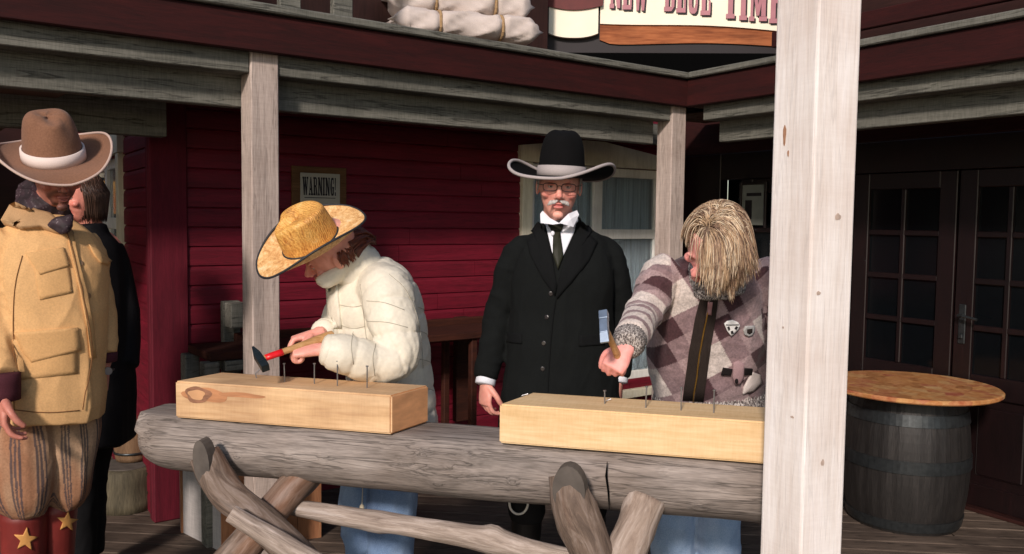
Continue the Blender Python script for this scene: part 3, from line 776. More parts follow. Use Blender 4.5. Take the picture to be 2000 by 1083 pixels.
# front crossing poles
pole('leg',[LQ(400,888,.09),LQ(440,960,.10),LQ(500,1010,.10),LQ(590,1095,.08),LQ(700,1200,.0)],[.046,.054,.052,.05,.048],m_pole,trestle,seed=2)
pole('leg',[LQ(620,905,-.12),LQ(560,965,-.02),LQ(500,1040,.05),LQ(420,1130,.14),LQ(385,1180,.2)],[.052,.054,.054,.052,.05],m_pole,trestle,seed=5)
pole('brace',[LQ(452,1003,.21),LQ(520,1045,.19),LQ(610,1098,.16),LQ(760,1170,.1)],[.027,.031,.033,.034],m_pole2,trestle,seed=8)
pole('stretcher',[LQ(560,990,-.04),LQ(640,1003,-.03),LQ(760,1022,.0),LQ(940,1052,.02),LQ(1050,1080,.04),LQ(1250,1120,.06),LQ(1420,1150,.06)],[.024,.029,.031,.036,.031,.03,.028],m_pole2,trestle,seed=11,knots=((.52,-1.4),(.30,2.)))
pole('leg',[LQ(1106,925,.10),LQ(1120,990,.12),LQ(1150,1060,.12),LQ(1190,1150,.1),LQ(1235,1240,.06)],[.050,.062,.058,.052,.05],m_pole,trestle,seed=14)
pole('leg',[LQ(1262,975,-.02),LQ(1240,1035,.03),LQ(1205,1110,.1),LQ(1150,1230,.2)],[.056,.058,.056,.052],m_pole2,trestle,seed=17)
# oval cut faces of the two poles that show in front of the log
def cutface(px,py,off,w,h,tilt):
    c=LQ(px,py,off); n=20; vs=[];fs=[]
    ux=(LD*math.cos(tilt)+V((0,0,1))*math.sin(tilt)); uz=(-LD*math.sin(tilt)+V((0,0,1))*math.cos(tilt))
    nrm=-LP
    for ring,(s,o) in enumerate(((1.04,.0),(1,.012),(.55,.016))):
        for k in range(n):
            a=2*math.pi*k/n; vs.append(c+ux*(w*s*math.cos(a))+uz*(h*s*math.sin(a))+nrm*(o+ (0 if ring else -.03)))
    for r_ in range(2):
        for k in range(n):
            a=r_*n+k;b=r_*n+(k+1)%n; fs.append((a,b,b+n,a+n))
    fs.append(tuple(2*n+k for k in range(n)))
    return wobj('cut_end',vs,fs,m_cut,trestle,smooth=False)
cutface(397,903,.128,.028,.070,.12)
cutface(1112,957,.146,.045,.068,.05)
# dark wedge where the first pole is let into the log
# crack across the log
v,f=ring_tube([LQ(1186,902,.022),LQ(1184,930,.028),LQ(1188,960,.028),LQ(1190,995,.01)],[.001,.0035,.003,.0012],6); wobj('crack',v,f,m_dark,trestle)
# ------------------------------------------------------------------ blocks
SK=V((.105,.185,0))                                       # skewed end direction
def block(label, x0,x1,h,dep,mat,yoff=0.,ski=1.):
    o=FLG@V((x0,yoff,0)); L=x1-x0
    th=thing('timber_block',label,'timber',(o.x,o.y,ZTOP))
    fr=frame((o.x,o.y,ZTOP+.002),LD)
    sk=(fr.to_3x3().inverted()@SK); k=dep/sk.y
    bm=bmesh.new(); vv=[]
    for x in (0,L):
        for y in (0,1):
            for z in (0,h): vv.append(bm.verts.new((x+(sk.x*k*y*ski),dep*y,z)))
    for q in ((0,1,3,2),(4,6,7,5),(0,4,5,1),(2,3,7,6),(0,2,6,4),(1,5,7,3)): bm.faces.new([vv[i] for i in q])
    bmesh.ops.bevel(bm,geom=bm.edges[:],offset=.005,segments=2,affect='EDGES'); bmesh.ops.recalc_face_normals(bm,faces=bm.faces[:])
    bm.verts.index_update(); v=[q.co.copy() for q in bm.verts]; f=[[q.index for q in ff.verts] for ff in bm.faces]; bm.free()
    b=fobj('timber',fr,v,f,mat,th); b.data.materials.append(m_endgr)
    for p in b.data.polygons:
        if abs(p.normal.x)>.7: p.material_index=1
    return th,fr
def blk_len(px,py): return (FLG.inverted()@onz(px,py,ZTOP)).x
XB=blk_len(768,848)
bl1,fr1=block('shorter sawn pine block with a big dark knot, on the left end of the log',0,XB,.120,.19,m_blockg)
xr0=blk_len(973,868)
bl2,fr2=block('long clean sawn pine block on the right part of the log, running behind the column',xr0,blk_len(1570,914),.116,.20,m_block)
# the knot: an eye of darker wood, sunk ring + centre, set 1 mm proud
def disc(fr,x,z,rx_,rz,y,mat,parent,name,seed=0,n=26):
    rnd=random.Random(seed); vs=[];ph=rnd.random()*6
    for k in range(n):
        a=2*math.pi*k/n; r=1+.10*math.sin(3*a+ph)+.06*math.sin(5*a)
        ex=abs(math.cos(a))**1.0*(1 if math.cos(a)>0 else -1); vs.append((x+rx_*r*ex,y,z+rz*r*math.sin(a)))
    fs=[tuple(range(n))]
    return fobj(name,fr,vs,fs,mat,parent)
m_knd=M_plain('knot_dark_ring', lin(138,98,74), rough=.8,var=.4,scale=30,stretch=(1,1,3))
m_knm=M_plain('knot_streaks', lin(176,124,86), rough=.8,var=.3,scale=24,stretch=(.4,1,4))
m_knl=M_plain('knot_heart', lin(196,150,108), rough=.7,var=.15,scale=20)
kx=(fr1.inverted()@onplane(385,771,fr1.translation,LP)); 
kn=[]
for (dx,dz,a,b,y,mt,nm,sd) in ((.03,.0,.085,.022,-.0011,m_knm,'knot_streak',5),(.004,0,.047,.027,-.0018,m_knd,'knot_ring',1),(0,0,.030,.0165,-.0025,m_knl,'knot_heart',2),(.16,.008,.085,.008,-.0012,m_knm,'knot_streak',9)):
    disc(fr1,kx.x+dx,kx.z+dz,a,b,y,mt,bl1,nm,sd)
def nail(px,py,pxt,pyt,blk,zt,bend=None,r=.0021):
    b=onz(px,py,zt); Y=b.y
    tip=at(pxt,pyt,Y)
    path=[b-V((0,0,.01)),b,tip] if bend is None else [b-V((0,0,.01)),b]+[at(x,y,Y) for x,y in bend]+[tip]
    d=(path[-1]-path[-2]).normalized()
    g=join(ring_tube(path,r,8),ring_tube([tip-d*.001,tip+d*.0022],r*2.3,10))
    wobj('nail',*g,m_steel,blk,smooth=False)
Z1=ZTOP+.122; Z2=ZTOP+.118
nail(501,739,512,718,bl1,Z1,bend=[(499,730)])
m_steel2=m_steel
for p in ((556,746,555,711),(614,750,614,711),(659,754,659,706),(717,758,717,716)): nail(*p,bl1,Z1)
nail(687,741,687,734,bl1,Z1,r=.0045)
nail(1019,773,1030,770,bl2,Z2,r=.0012); 
nail(1181,789,1181,764,bl2,Z2); nail(1184,783,1192,780,bl2,Z2,r=.0012)
for p in ((1261,797,1263,756),(1330,802,1331,758),(1394,807,1395,763)): nail(*p,bl2,Z2)
# ------------------------------------------------------------------ grey timber box behind the trestle (foot of the grey post)
A0=onz(432,1078); A1=onz(348,1036); A2=onz(628,1050)
A1=A0+(A1-A0)*.95
bh=.48
fr=frame(A0,(A2-A0)); Lb=(A2-A0).length; sk=fr.to_3x3().inverted()@(A1-A0)
bx_=thing('planter_box','low grey plank box on the deck under the left end of the log','box',A0)
m_boxl=M_wood('grey_box_side', lin(140,136,134), lin(172,168,166), lin(194,190,186),'z',saw=.25,bump=.3)
m_boxr=M_wood('brown_box_front', lin(104,66,44), lin(146,98,68), lin(176,128,92),'z',bump=.3)
def slab(p,q,t,h0,h1,nn):   # plank wall from p to q (frame xy), thickness to the right
    d=V((q[0]-p[0],q[1]-p[1],0)); L=d.length; d.normalize(); pr=V((-d.y,d.x,0)); g=[]
    for i in range(nn):
        a=V((p[0],p[1],0))+d*(L*i/nn+.001); b=V((p[0],p[1],0))+d*(L*(i+1)/nn-.001)
        vs=[]
        for z in (h0,h1):
            for u_ in (a,b,b+pr*t,a+pr*t): vs.append((u_.x,u_.y,z))
        g.append((vs,[(0,3,2,1),(4,5,6,7),(0,1,5,4),(1,2,6,5),(2,3,7,6),(3,0,4,7)]))
    return join(*g)
fobj('front_panel',fr,*slab((0,0),(Lb,0),.03,0,bh,4),m_boxr,bx_)
fobj('side_panel',fr,*slab((sk.x,sk.y),(-.002,0.0),.03,0,bh+.10,1),m_boxl,bx_)
e=V((Lb+sk.x*.3,sk.y,0)); fobj('side_panel',fr,*slab((Lb-.002,.03),(e.x,e.y),.03,0,bh,3),m_boxl,bx_)
fobj('back_panel',fr,*slab((e.x,e.y),(sk.x,sk.y+.0),.03,0,bh,4),m_boxr,bx_)
v=[(0.03,.03,bh-.06),(Lb-.03,.03,bh-.06),(e.x-.03,e.y-.03,bh-.06),(sk.x+.03,sk.y-.03,bh-.06)]
fobj('soil',fr,v,[(0,1,2,3)],M_plain('dark_soil',lin(50,38,30),rough=1,var=.4,scale=30,bump=.8),bx_)
# ------------------------------------------------------------------ bench along the red wall
bn=thing('wall_bench','rough wooden bench with a plank back against the red clapboard wall','bench',FL@V((.9,-.3,0)))
bo=.42
bx0=lw(447,620,.18)[0]; bx1=lw(960,640,.18)[0]; zb1=lw(447,592,.18)[1]; zb0=lw(447,640,.18)[1]; zk1=lw(545,646,.14)[1]; zk0=lw(545,668,.14)[1]
def lb(nm,a,b,o0,o1,c,d,mat,lab=None): return fbox(nm,FL,a,b,-o1,-o0,c,d,mat,bn,.005,lab)
m_bnch=M_wood('brown_bench_plank', lin(34,16,11), lin(56,26,16), lin(76,38,24),'x',bump=.3)
lb('backrest',bx0+.05,bx1,.10,.14,zk0,zk1,m_bnch)
lb('back_post',bx0,bx0+.09,.05,.098,.4,zb1,m_grey)
lb('arm_block',bx0-.01,bx0+.08,.145,.24,zb0,zb1,m_grey)
lb('back_post',bx1-.2,bx1-.11,.05,.098,.3,zk1,m_bnch)
sx_=lw(397,700,.5)[0]; zs1=lw(420,692,.5)[1]-.035; zs0=lw(420,728,.5)[1]
lb('seat',sx_+.03,bx1,.16,.50,zs1-.0,zs1+.04,m_bnch)
lb('leg',sx_,sx_+.07,.44,.52,.0,zs1-.002,m_grey); lb('leg',sx_,sx_+.07,.14,.22,.0,zs1-.002,m_grey); lb('leg',bx1-.35,bx1-.31,.15,.19,.0,zs1-.002,m_bnch); lb('leg',bx1-.35,bx1-.31,.44,.48,.0,zs1-.002,m_bnch)
lb('end_block',sx_+.10,sx_+.22,.3,.51,zs0,zs1-.003,m_grey)
# ------------------------------------------------------------------ barrel table
bc=onz(1767,1049); DB=bc.y+.28
cB=onz(1767,1000); cB=V((at(1767,900,DB).x,DB,0))
RB=(at(1882,900,DB)-at(1767,900,DB)).length; 
zt_=at(1800,752,DB).z
bar=thing('barrel_table','old wooden barrel with iron hoops used as a table, in front of the dark doors','barrel',cB)
HB=zt_-.025
m_stave=M_wood('old_grey_stave', lin(18,17,17), lin(32,30,29), lin(50,47,45),'z',k=.8,bump=.5,spec=.45,rough=.5)
def prof(z): t=(z/HB)*2-1; return RB*(1-.13*t*t)
ns=26; vs=[];fs=[]; nz=16; per=4
for j in range(nz+1):
    z=HB*j/nz
    for s_ in range(ns):
        for q in range(per):
            a=2*math.pi*(s_+(q/(per-1))*.97)/ns; r=prof(z)*(1-.006*(1 if q in(0,per-1) else 0))
            vs.append((r*math.cos(a),r*math.sin(a),z))
n=ns*per
for j in range(nz):
    for k in range(n):
        a=j*n+k;b=j*n+(k+1)%n; fs.append((a,b,b+n,a+n))
fs.append(tuple(range(n))[::-1]); fs.append(tuple(nz*n+k for k in range(n)))
fobj('staves',Matrix.Translation(cB),vs,fs,m_stave,bar)
def hoop(z0,z1):
    n=64;vs=[];fs=[]
    for z,o in ((z0,.001),(z0,.006),(z1,.006),(z1,.001)):
        for k in range(n):
            a=2*math.pi*k/n; r=prof(z)+o; vs.append((r*math.cos(a),r*math.sin(a),z))
    for j in range(3):
        for k in range(n):
            a=j*n+k;b=j*n+(k+1)%n; fs.append((a,b,b+n,a+n))
    fobj('hoop',Matrix.Translation(cB),vs,fs,m_iron,bar,smooth=False)
def zpx(py): return at(1767,py,DB-RB).z
for ya,yb in ((815,838),(905,930),(1028,1047)): hoop(max(.01,zpx(yb)),max(.05,zpx(ya)))
# round top with a patterned edge
cT=at(1800,757,DB); RT=(at(1957,757,DB)-at(1795,757,DB)).length
mt,nt,b=newmat('patterned_oilcloth'); N=NT(nt); vv_,_=coords(N,(1,1,1),False)
vo=N.n('ShaderNodeTexVoronoi',i_Scale=13.); N.l(vv_,vo.inputs['Vector'])
cc=ramp(N,vo.outputs['Color'],[(.1,lin(130,74,40)),(.3,lin(176,116,68)),(.5,lin(190,136,82)),(.62,lin(150,52,56)),(.72,lin(176,126,76)),(.95,lin(196,162,116))])
nz_=N.n('ShaderNodeTexNoise',i_Scale=30.,i_Detail=5.); N.l(vv_,nz_.inputs['Vector'])
cc=mixc(N,.35,cc,ramp(N,nz_.outputs[0],[(.3,lin(150,80,40)),(.7,lin(232,190,130))]))
N.l(cc,b.inputs['Base Color']); b.inputs['Roughness'].default_value=.35
n=72;vs=[];fs=[]
for z,r in ((-.022,RT-.006),(-.016,RT),(-.004,RT),(.002,RT-.008)):
    for k in range(n):
        a=2*math.pi*k/n; vs.append((r*math.cos(a),r*math.sin(a),z))
for j in range(3):
    for k in range(n):
        a=j*n+k;b_=j*n+(k+1)%n; fs.append((a,b_,b_+n,a+n))
fs.append(tuple(range(n))[::-1]); fs.append(tuple(3*n+k for k in range(n)))
fobj('table_top',Matrix.Translation((cB.x+.012,cB.y,HB+.024)),vs,fs,mt,bar)
# ------------------------------------------------------------------ cut log and wooden tub by the side wall
def lathe(name,c,prof_,mat,parent,n=36,smooth=True,fr=None):
    vs=[];fs=[]
    for z,r in prof_:
        for k in range(n):
            a=2*math.pi*k/n; vs.append((r*math.cos(a)*(1+.03*math.sin(3*a+z*5)),r*math.sin(a),z))
    for j in range(len(prof_)-1):
        for k in range(n):
            a=j*n+k;b=j*n+(k+1)%n; fs.append((a,b,b+n,a+n))
    fs.append(tuple(range(n))[::-1]); fs.append(tuple((len(prof_)-1)*n+k for k in range(n)))
    return fobj(name,fr or Matrix.Translation(c),vs,fs,mat,parent,smooth=smooth)
sc_=onz(228,1003); sc_=V((sc_.x,sc_.y+.12,0))
m_tub=M_wood('mossy_stump_bark', lin(52,48,38), lin(84,78,62), lin(112,104,84),'z',bump=.9)
st=thing('tree_stump','squat mossy wooden stump on the deck beside the red side wall','stump',sc_)
lathe('bark',sc_,[(0,.16),(.05,.155),(.14,.145),(.21,.145),(.225,.13)],m_tub,st)
lathe('cut_top',sc_+V((0,0,.226)),[(0,.128),(.004,.125)],m_cut,st,smooth=False)
s2=V((sc_.x+.0,sc_.y+.14,.235))
cr=thing('wooden_bucket','small brown wooden bucket standing on the mossy stump','bucket',s2+V((0,-.06,0)))
s2=s2+V((0,-.06,0))
lathe('staves',s2,[(0,.085),(.02,.09),(.12,.10),(.22,.108),(.221,.1),(.12,.09)],M_wood('bucket_staves', lin(76,56,40), lin(110,86,64), lin(136,110,84),'z',bump=.5),cr)
for z in (.04,.17): lathe('hoop',s2+V((0,0,z)),[(0,.094+z*.1),(.012,.095+z*.1)],m_iron,cr)
# ------------------------------------------------------------------ glowing amber box added to stand in for a reflection in the left-hand pane
lx,lz=sw_(230,385); 
lqx,lqz=sw_(190,386); lc=FS@V((lqx,-.07,0)); lc.z=lqz-.09
lan=thing('amber_reflection_box','small glowing amber box added behind the far left window, standing in for a reflection','amber_reflection_box',lc)
me,nt,b=newmat('amber_reflection_glow'); N=NT(nt); v_,_=coords(N,(1,1,1),False); nn_=N.n('ShaderNodeTexNoise',i_Scale=9.); N.l(v_,nn_.inputs['Vector'])
cc=ramp(N,nn_.outputs[0],[(.3,lin(220,90,20)),(.7,lin(255,190,90))]); N.l(cc,b.inputs['Emission Color']); b.inputs['Emission Strength'].default_value=1.1; b.inputs['Base Color'].default_value=lin(160,80,30)
fr=frame(lc,W)
fobj('glass',fr,*boxgeo(-.07,.07,-.05,.05,-.02,.20,.004),me,lan)
g=[boxgeo(a-.005,a+.005,b_-.005,b_+.005,-.03,.21,0) for a in (-.074,.074) for b_ in (-.054,.054)]+[boxgeo(-.08,.08,-.06,.06,.205,.225,.004),boxgeo(-.08,.08,-.06,.06,-.045,-.025,.004)]
fobj('cage',fr,*join(*g),m_iron,lan)
# ================================================================== people: shape helpers
def loft(secs, n=22, k=5, dome=.6, sq=1.0, catm=True):
    """secs: (centre, rx, ry, side) ; sq<1 squarer"""
    P=[list(c)+[rx,ry]+list(V(s)) for c,rx,ry,s in secs]
    P=catmull(P,k) if catm else [np.array(p) for p in P]
    C=[V(p[:3]) for p in P]; m=len(C); vs=[];fs=[];rings=[]
    def ring(c,t,rx,ry,s):
        s=(s-t*s.dot(t)).normalized(); w=t.cross(s); r=[]
        for j in range(n):
            a=2*math.pi*j/n; ca,sa=math.cos(a),math.sin(a)
            ca=math.copysign(abs(ca)**sq,ca); sa=math.copysign(abs(sa)**sq,sa)
            r.append(c+s*(rx*ca)+w*(ry*sa))
        return r
    for i in range(m):
        t=(C[min(i+1,m-1)]-C[max(i-1,0)]).normalized(); p=P[i]; s=V(p[5:8])
        if i==0 and dome:
            for th in (80,60,35):
                a=math.radians(th); rings.append(ring(C[0]-t*math.sin(a)*dome*min(p[3],p[4]),t,p[3]*math.cos(a),p[4]*math.cos(a),s))
        rings.append(ring(C[i],t,p[3],p[4],s))
        if i==m-1 and dome:
            for th in (35,60,80):
                a=math.radians(th); rings.append(ring(C[i]+t*math.sin(a)*dome*min(p[3],p[4]),t,p[3]*math.cos(a),p[4]*math.cos(a),s))
    for r in rings: vs+=r
    for i in range(len(rings)-1):
        for j in range(n):
            a=i*n+j;b=i*n+(j+1)%n; fs.append((a,b,b+n,a+n))
    fs.append(tuple(range(n))[::-1]); fs.append(tuple((len(rings)-1)*n+j for j in range(n)))
    return vs,fs
def limb(pts, rads, n=16, k=5, dome=.8):
    s=V((.3,.9,.2)); return loft([(p,r,r,s) for p,r in zip(pts,rads)],n,k,dome)
def ell(c, r, M=None, n=18):
    vs=[];fs=[];m=n//2
    M=M or Matrix.Identity(3)
    for i in range(1,m):
        th=math.pi*i/m
        for j in range(n):
            ph=2*math.pi*j/n; vs.append(V(c)+M@V((r[0]*math.sin(th)*math.cos(ph),r[1]*math.sin(th)*math.sin(ph),r[2]*math.cos(th))))
    for i in range(m-2):
        for j in range(n):
            a=i*n+j;b=i*n+(j+1)%n; fs.append((a,a+n,b+n,b))
    vs.append(V(c)+M@V((0,0,r[2]))); t=len(vs)-1
    vs.append(V(c)-M@V((0,0,r[2]))); u=len(vs)-1
    for j in range(n):
        fs.append((t,j,(j+1)%n)); a=(m-2)*n; fs.append((u,a+(j+1)%n,a+j))
    return vs,fs
def voxel(geos, size, smooth=3, fac=.5):
    v,f=join(*geos)
    me=bpy.data.meshes.new('tmp'); me.from_pydata([tuple(x) for x in v],[],f)
    bm=bmesh.new(); bm.from_mesh(me); bmesh.ops.recalc_face_normals(bm,faces=bm.faces[:]); bm.to_mesh(me); bm.free()
    o=bpy.data.objects.new('tmp',me); SC.collection.objects.link(o)
    r=o.modifiers.new('r','REMESH'); r.mode='VOXEL'; r.voxel_size=size
    if smooth:
        s=o.modifiers.new('s','SMOOTH'); s.iterations=smooth; s.factor=fac
    dg=bpy.context.evaluated_depsgraph_get(); e=o.evaluated_get(dg); m2=e.to_mesh()
    co=np.zeros(len(m2.vertices)*3,dtype=np.float32); m2.vertices.foreach_get('co',co); co=co.reshape(-1,3).astype(float)
    F_=[tuple(p.vertices) for p in m2.polygons]
    e.to_mesh_clear(); bpy.data.objects.remove(o); bpy.data.meshes.remove(me)
    return co,F_
def normals(co,F_):
    F4=np.array([q if len(q)==4 else (q[0],q[1],q[2],q[2]) for q in F_])
    a=co[F4[:,2]]-co[F4[:,0]]; b=co[F4[:,3]]-co[F4[:,1]]; nn=np.cross(a,b); N_=np.zeros_like(co)
    for j in range(4): np.add.at(N_,F4[:,j],nn)
    return N_/np.maximum(1e-12,np.linalg.norm(N_,axis=1))[:,None]
def push(co,c,r,vec):
    d=np.linalg.norm(co-np.array(c),axis=1); w=np.exp(-(d/r)**2); co+=w[:,None]*np.array(vec)
def ridged(P,s,off=0,oct=2):
    r=0;a=1;t=0
    s=np.asarray(s,float)*np.ones(3)
    for o in range(oct):
        n_=vnoise(P,s*(1.9**o),off+o*9.1); r=r+a*(1-np.abs(2*n_-1))**2; t+=a; a*=.5
    return r/t
def rotf(P, ax):      # coordinates in a frame whose z follows ax (for stretched folds)
    ax=V(ax).normalized(); q=ax.rotation_difference(V((0,0,1))).to_matrix(); return np.asarray(P)@np.array(q).T
def polyparam(P, pts):
    """distance to and arc length along a polyline"""
    best=np.full(len(P),1e9); S_=np.zeros(len(P)); acc=0
    for a,b in zip(pts[:-1],pts[1:]):
        a=np.array(a);b=np.array(b); ab=b-a; L=np.linalg.norm(ab); t=np.clip(((P-a)@ab)/L**2,0,1)
        d=np.linalg.norm(P-(a+t[:,None]*ab),axis=1); m=d<best; best[m]=d[m]; S_[m]=(acc+t*L)[m]; acc+=L
    return best,S_
def build(name,co,F_,mat,parent,cols=None,label=None):
    return wobj(name,[V(c) for c in co],F_,mat,parent,smooth=True,label=label,cols=cols)
def bvh_of(co,F_): return BVHTree.FromPolygons([V(c) for c in co],F_)
def hit(b,px,py,dflt=None):
    d=ray(px,py).normalized(); r=b.ray_cast(CO,d)
    if r[0] is None: return dflt
    return r[0],r[1]
def drape(name, poly, bvh, off, mat, parent, rings=5, sub=6, label=None, thick=.004, bulge=0., cols=None):
    """polygon given in photo pixels laid on the cloth as a real piece with its own thickness"""
    pts=[]
    n=len(poly)
    for i in range(n):
        a=poly[i];b=poly[(i+1)%n]
        for j in range(sub): pts.append((a[0]+(b[0]-a[0])*j/sub,a[1]+(b[1]-a[1])*j/sub))
    cx=sum(p[0] for p in poly)/n; cy=sum(p[1] for p in poly)/n; m=len(pts)
    c=hit(bvh,cx,cy)
    if c is None: return None
    last=c; up=[];lo=[]
    def smp(x,y,r):
        nonlocal last
        h=hit(bvh,x,y)
        if h is None: 
            d=ray(x,y).normalized(); q=last[0]; tt=(q-CO).dot(d); h=(CO+d*tt,last[1])
        last=h
        nn=(h[1]*.6-ray(x,y).normalized()*.4).normalized()
        return h[0]+nn*(off+bulge*(1-r*r)), h[0]-nn*thick*.3
    vs=[smp(cx,cy,0)[0]]
    edge=[]
    for ri in range(1,rings+1):
        r=ri/rings
        last=c
        for (x,y) in pts:
            p,q=smp(cx+(x-cx)*r,cy+(y-cy)*r,r); vs.append(p)
            if ri==rings: edge.append(q)
    fs=[]
    for j in range(m): fs.append((0,1+j,1+(j+1)%m))
    for ri in range(rings-1):
        for j in range(m):
            a=1+ri*m+j;b=1+ri*m+(j+1)%m; fs.append((a,a+m,b+m,b))
    k=len(vs); vs+=edge; e0=1+(rings-1)*m
    for j in range(m): fs.append((e0+j,k+j,k+(j+1)%m,e0+(j+1)%m))
    return wobj(name,vs,fs,mat,parent,smooth=True,label=label,cols=cols)
def seam(name, pxs, bvh, r, mat, parent, off=.002):
    path=[]
    P=catmull([list(p) for p in pxs],6)
    for p in P:
        h=hit(bvh,p[0],p[1])
        if h: path.append(h[0]+h[1]*off)
    if len(path)<2: return
    v,f=ring_tube(path,r,6); return wobj(name,v,f,mat,parent,smooth=True)
def button(px,py,bvh,r,mat,parent,name='button'):
    h=hit(bvh,px,py)
    if not h: return
    n_=h[1]; v,f=ring_tube([h[0]-n_*.001,h[0]+n_*.003,h[0]+n_*.004],[r,r,r*.7],12); wobj(name,v,f,mat,parent,smooth=False)
# ---- head, hands, body
def basis(fwd,up):
    f=V(fwd).normalized(); u=V(up); u=(u-f*u.dot(f)).normalized(); r=f.cross(u)
    return Matrix((r,f,u)).transposed()         # columns: right, forward, up
def head_geo(c,B,s=1.,neck=None,nose=1.,ears=True):
    L=lambda x,y,z: V(c)+B@V((x*s,y*s,z*s))
    e=lambda x,y,z,a,b,d: ell(L(x,y,z),(a*s,b*s,d*s),B)
    sx=B@V((1,0,0))
    g=[e(0,-.012,.035,.076,.096,.088)]
    g.append(loft([(L(0,.0,.07),.066*s,.080*s,sx),(L(0,.008,.02),.070*s,.086*s,sx),(L(0,.012,-.02),.068*s,.082*s,sx),(L(0,.016,-.055),.060*s,.074*s,sx),(L(0,.026,-.085),.047*s,.060*s,sx),(L(0,.040,-.104),.028*s,.042*s,sx)],20,4,.3))
    g.append(limb([L(0,.088,.012),L(0,.100,-.012),L(0,.113*nose,-.032)],[.007*s,.009*s,.0125*s],10))
    g+= [e(.012,.101,-.036,.008,.009,.007), e(-.012,.101,-.036,.008,.009,.007)]
    g+= [e(0,.094,-.060,.023,.010,.0048), e(0,.093,-.0725,.019,.010,.0055), e(0,.083,-.100,.020,.014,.014)]
    for q in (1,-1):
        g.append(e(q*.029,.086,.024,.021,.008,.006)); g.append(e(q*.045,.066,-.028,.018,.018,.016))
        if ears: g.append(e(q*.077,-.008,-.008,.008,.019,.031))
    if neck:
        g.append(loft([(L(0,-.02,-.03),.052*s,.055*s,sx),(L(0,-.022,-.09),.052*s,.054*s,sx),(V(neck),.058*s,.056*s,sx)],18,4,.3))
    return g
def head_sculpt(co,c,B,s=1.):
    L=lambda x,y,z: np.array(V(c)+B@V((x*s,y*s,z*s)))
    f=np.array(B@V((0,1,0)))
    for q in (1,-1):
        push(co,L(q*.030,.092,.003),.015*s,-f*.010*s); push(co,L(q*.052,.075,-.055),.018*s,-f*.004)
        push(co,L(q*.030,.090,-.014),.006*s,-f*.002)
    lc=(co-np.array(c))@np.array(B)/s       # local coords
    m=(np.abs(lc[:,0])<.026)&(lc[:,1]>.07); w=np.exp(-((lc[:,2]+.066)/.0028)**2)*m; co-=w[:,None]*f*.0045*s
    return lc
def head_colour(lc, skin, lip, cheek, beard=None):
    n=len(lc); c=np.tile(np.array(skin[:3]),(n,1)).astype(float)
    front=lc[:,1]>.05
    def mix(w,col):
        nonlocal c; c=c*(1-w[:,None])+np.array(col[:3])*w[:,None]
    for q in (1,-1): mix(.6*np.exp(-(((lc[:,0]-q*.042)/.022)**2+((lc[:,2]+.03)/.022)**2))*front,cheek)
    mix(.5*np.exp(-((lc[:,0]/.014)**2+((lc[:,2]+.03)/.014)**2))*front,cheek)
    mix(.85*np.exp(-((lc[:,0]/.022)**4+((lc[:,2]+.066)/.0105)**4))*front,lip)
    if beard is not None:
        ring=np.exp(-(((np.hypot(lc[:,0]/1.15,(lc[:,2]+.070))-.031)/.010)**2))*front
        mix(.85*ring,beard); mix(.8*np.exp(-((lc[:,0]/.02)**2+((lc[:,2]+.105)/.014)**2))*front,beard)
    return c
def hand_geo(w,d,p,thumb,curl=(.35,.45,.3),s=1.,spread=1.,tcurl=.5,flen=1.):
    """w wrist, d finger direction, p palm normal (side the fingers close to), thumb = side vector"""
    d=V(d).normalized(); p=V(p); p=(p-d*p.dot(d)).normalized(); t=V(thumb); t=(t-d*t.dot(d)-p*t.dot(p)).normalized()
    w=V(w); g=[]
    g.append(loft([(w-d*.03*s,.027*s,.021*s,t),(w+d*.015*s,.030*s,.019*s,t),(w+d*.055*s,.040*s,.016*s,t),(w+d*.088*s,.040*s,.013*s,t)],16,4,.4,.85))
    g.append(ell(w+d*.035*s+t*.022*s+p*.008*s,(.017*s,.026*s,.015*s),Matrix((t,d,p)).transposed()))
    offs=(.031,.0105,-.0105,-.030); lens=(.070,.078,.072,.056)
    for i,(o,L) in enumerate(zip(offs,lens)):
        b=w+d*(.086-.004*abs(i-1.3))*s+t*o*s; ang=0; pts=[b-d*.02*s,b]; cur=b
        sp=(o*.9*spread)
        dd0=(d+t*sp*2.2).normalized()
        for j,(c_,fl) in enumerate(zip(curl,(.46,.30,.24))):
            ang+=c_*(1+.12*(i-1)); dd=(dd0*math.cos(ang)+p*math.sin(ang)); cur=cur+dd*L*fl*s*flen; pts.append(cur)
        r=(.0088,.0092,.0088,.0078)[i]*s
        g.append(limb(pts,[r*1.0,r*1.05,r,r*.9,r*.78],10,4))
    tb=w+d*.022*s+t*.026*s+p*.004*s
    t1=(d*.62+t*.62+p*.30).normalized(); t2=(d*.80+t*.10+p*tcurl).normalized(); t3=(d*.80-t*.15+p*(tcurl+.3)).normalized()
    a1=tb+t1*.038*s; a2=a1+t2*.032*s; a3=a2+t3*.024*s
    g.append(limb([tb-t1*.01*s,tb,a1,a2,a3],[.012*s,.014*s,.0115*s,.0105*s,.008*s],10,4))
    return g
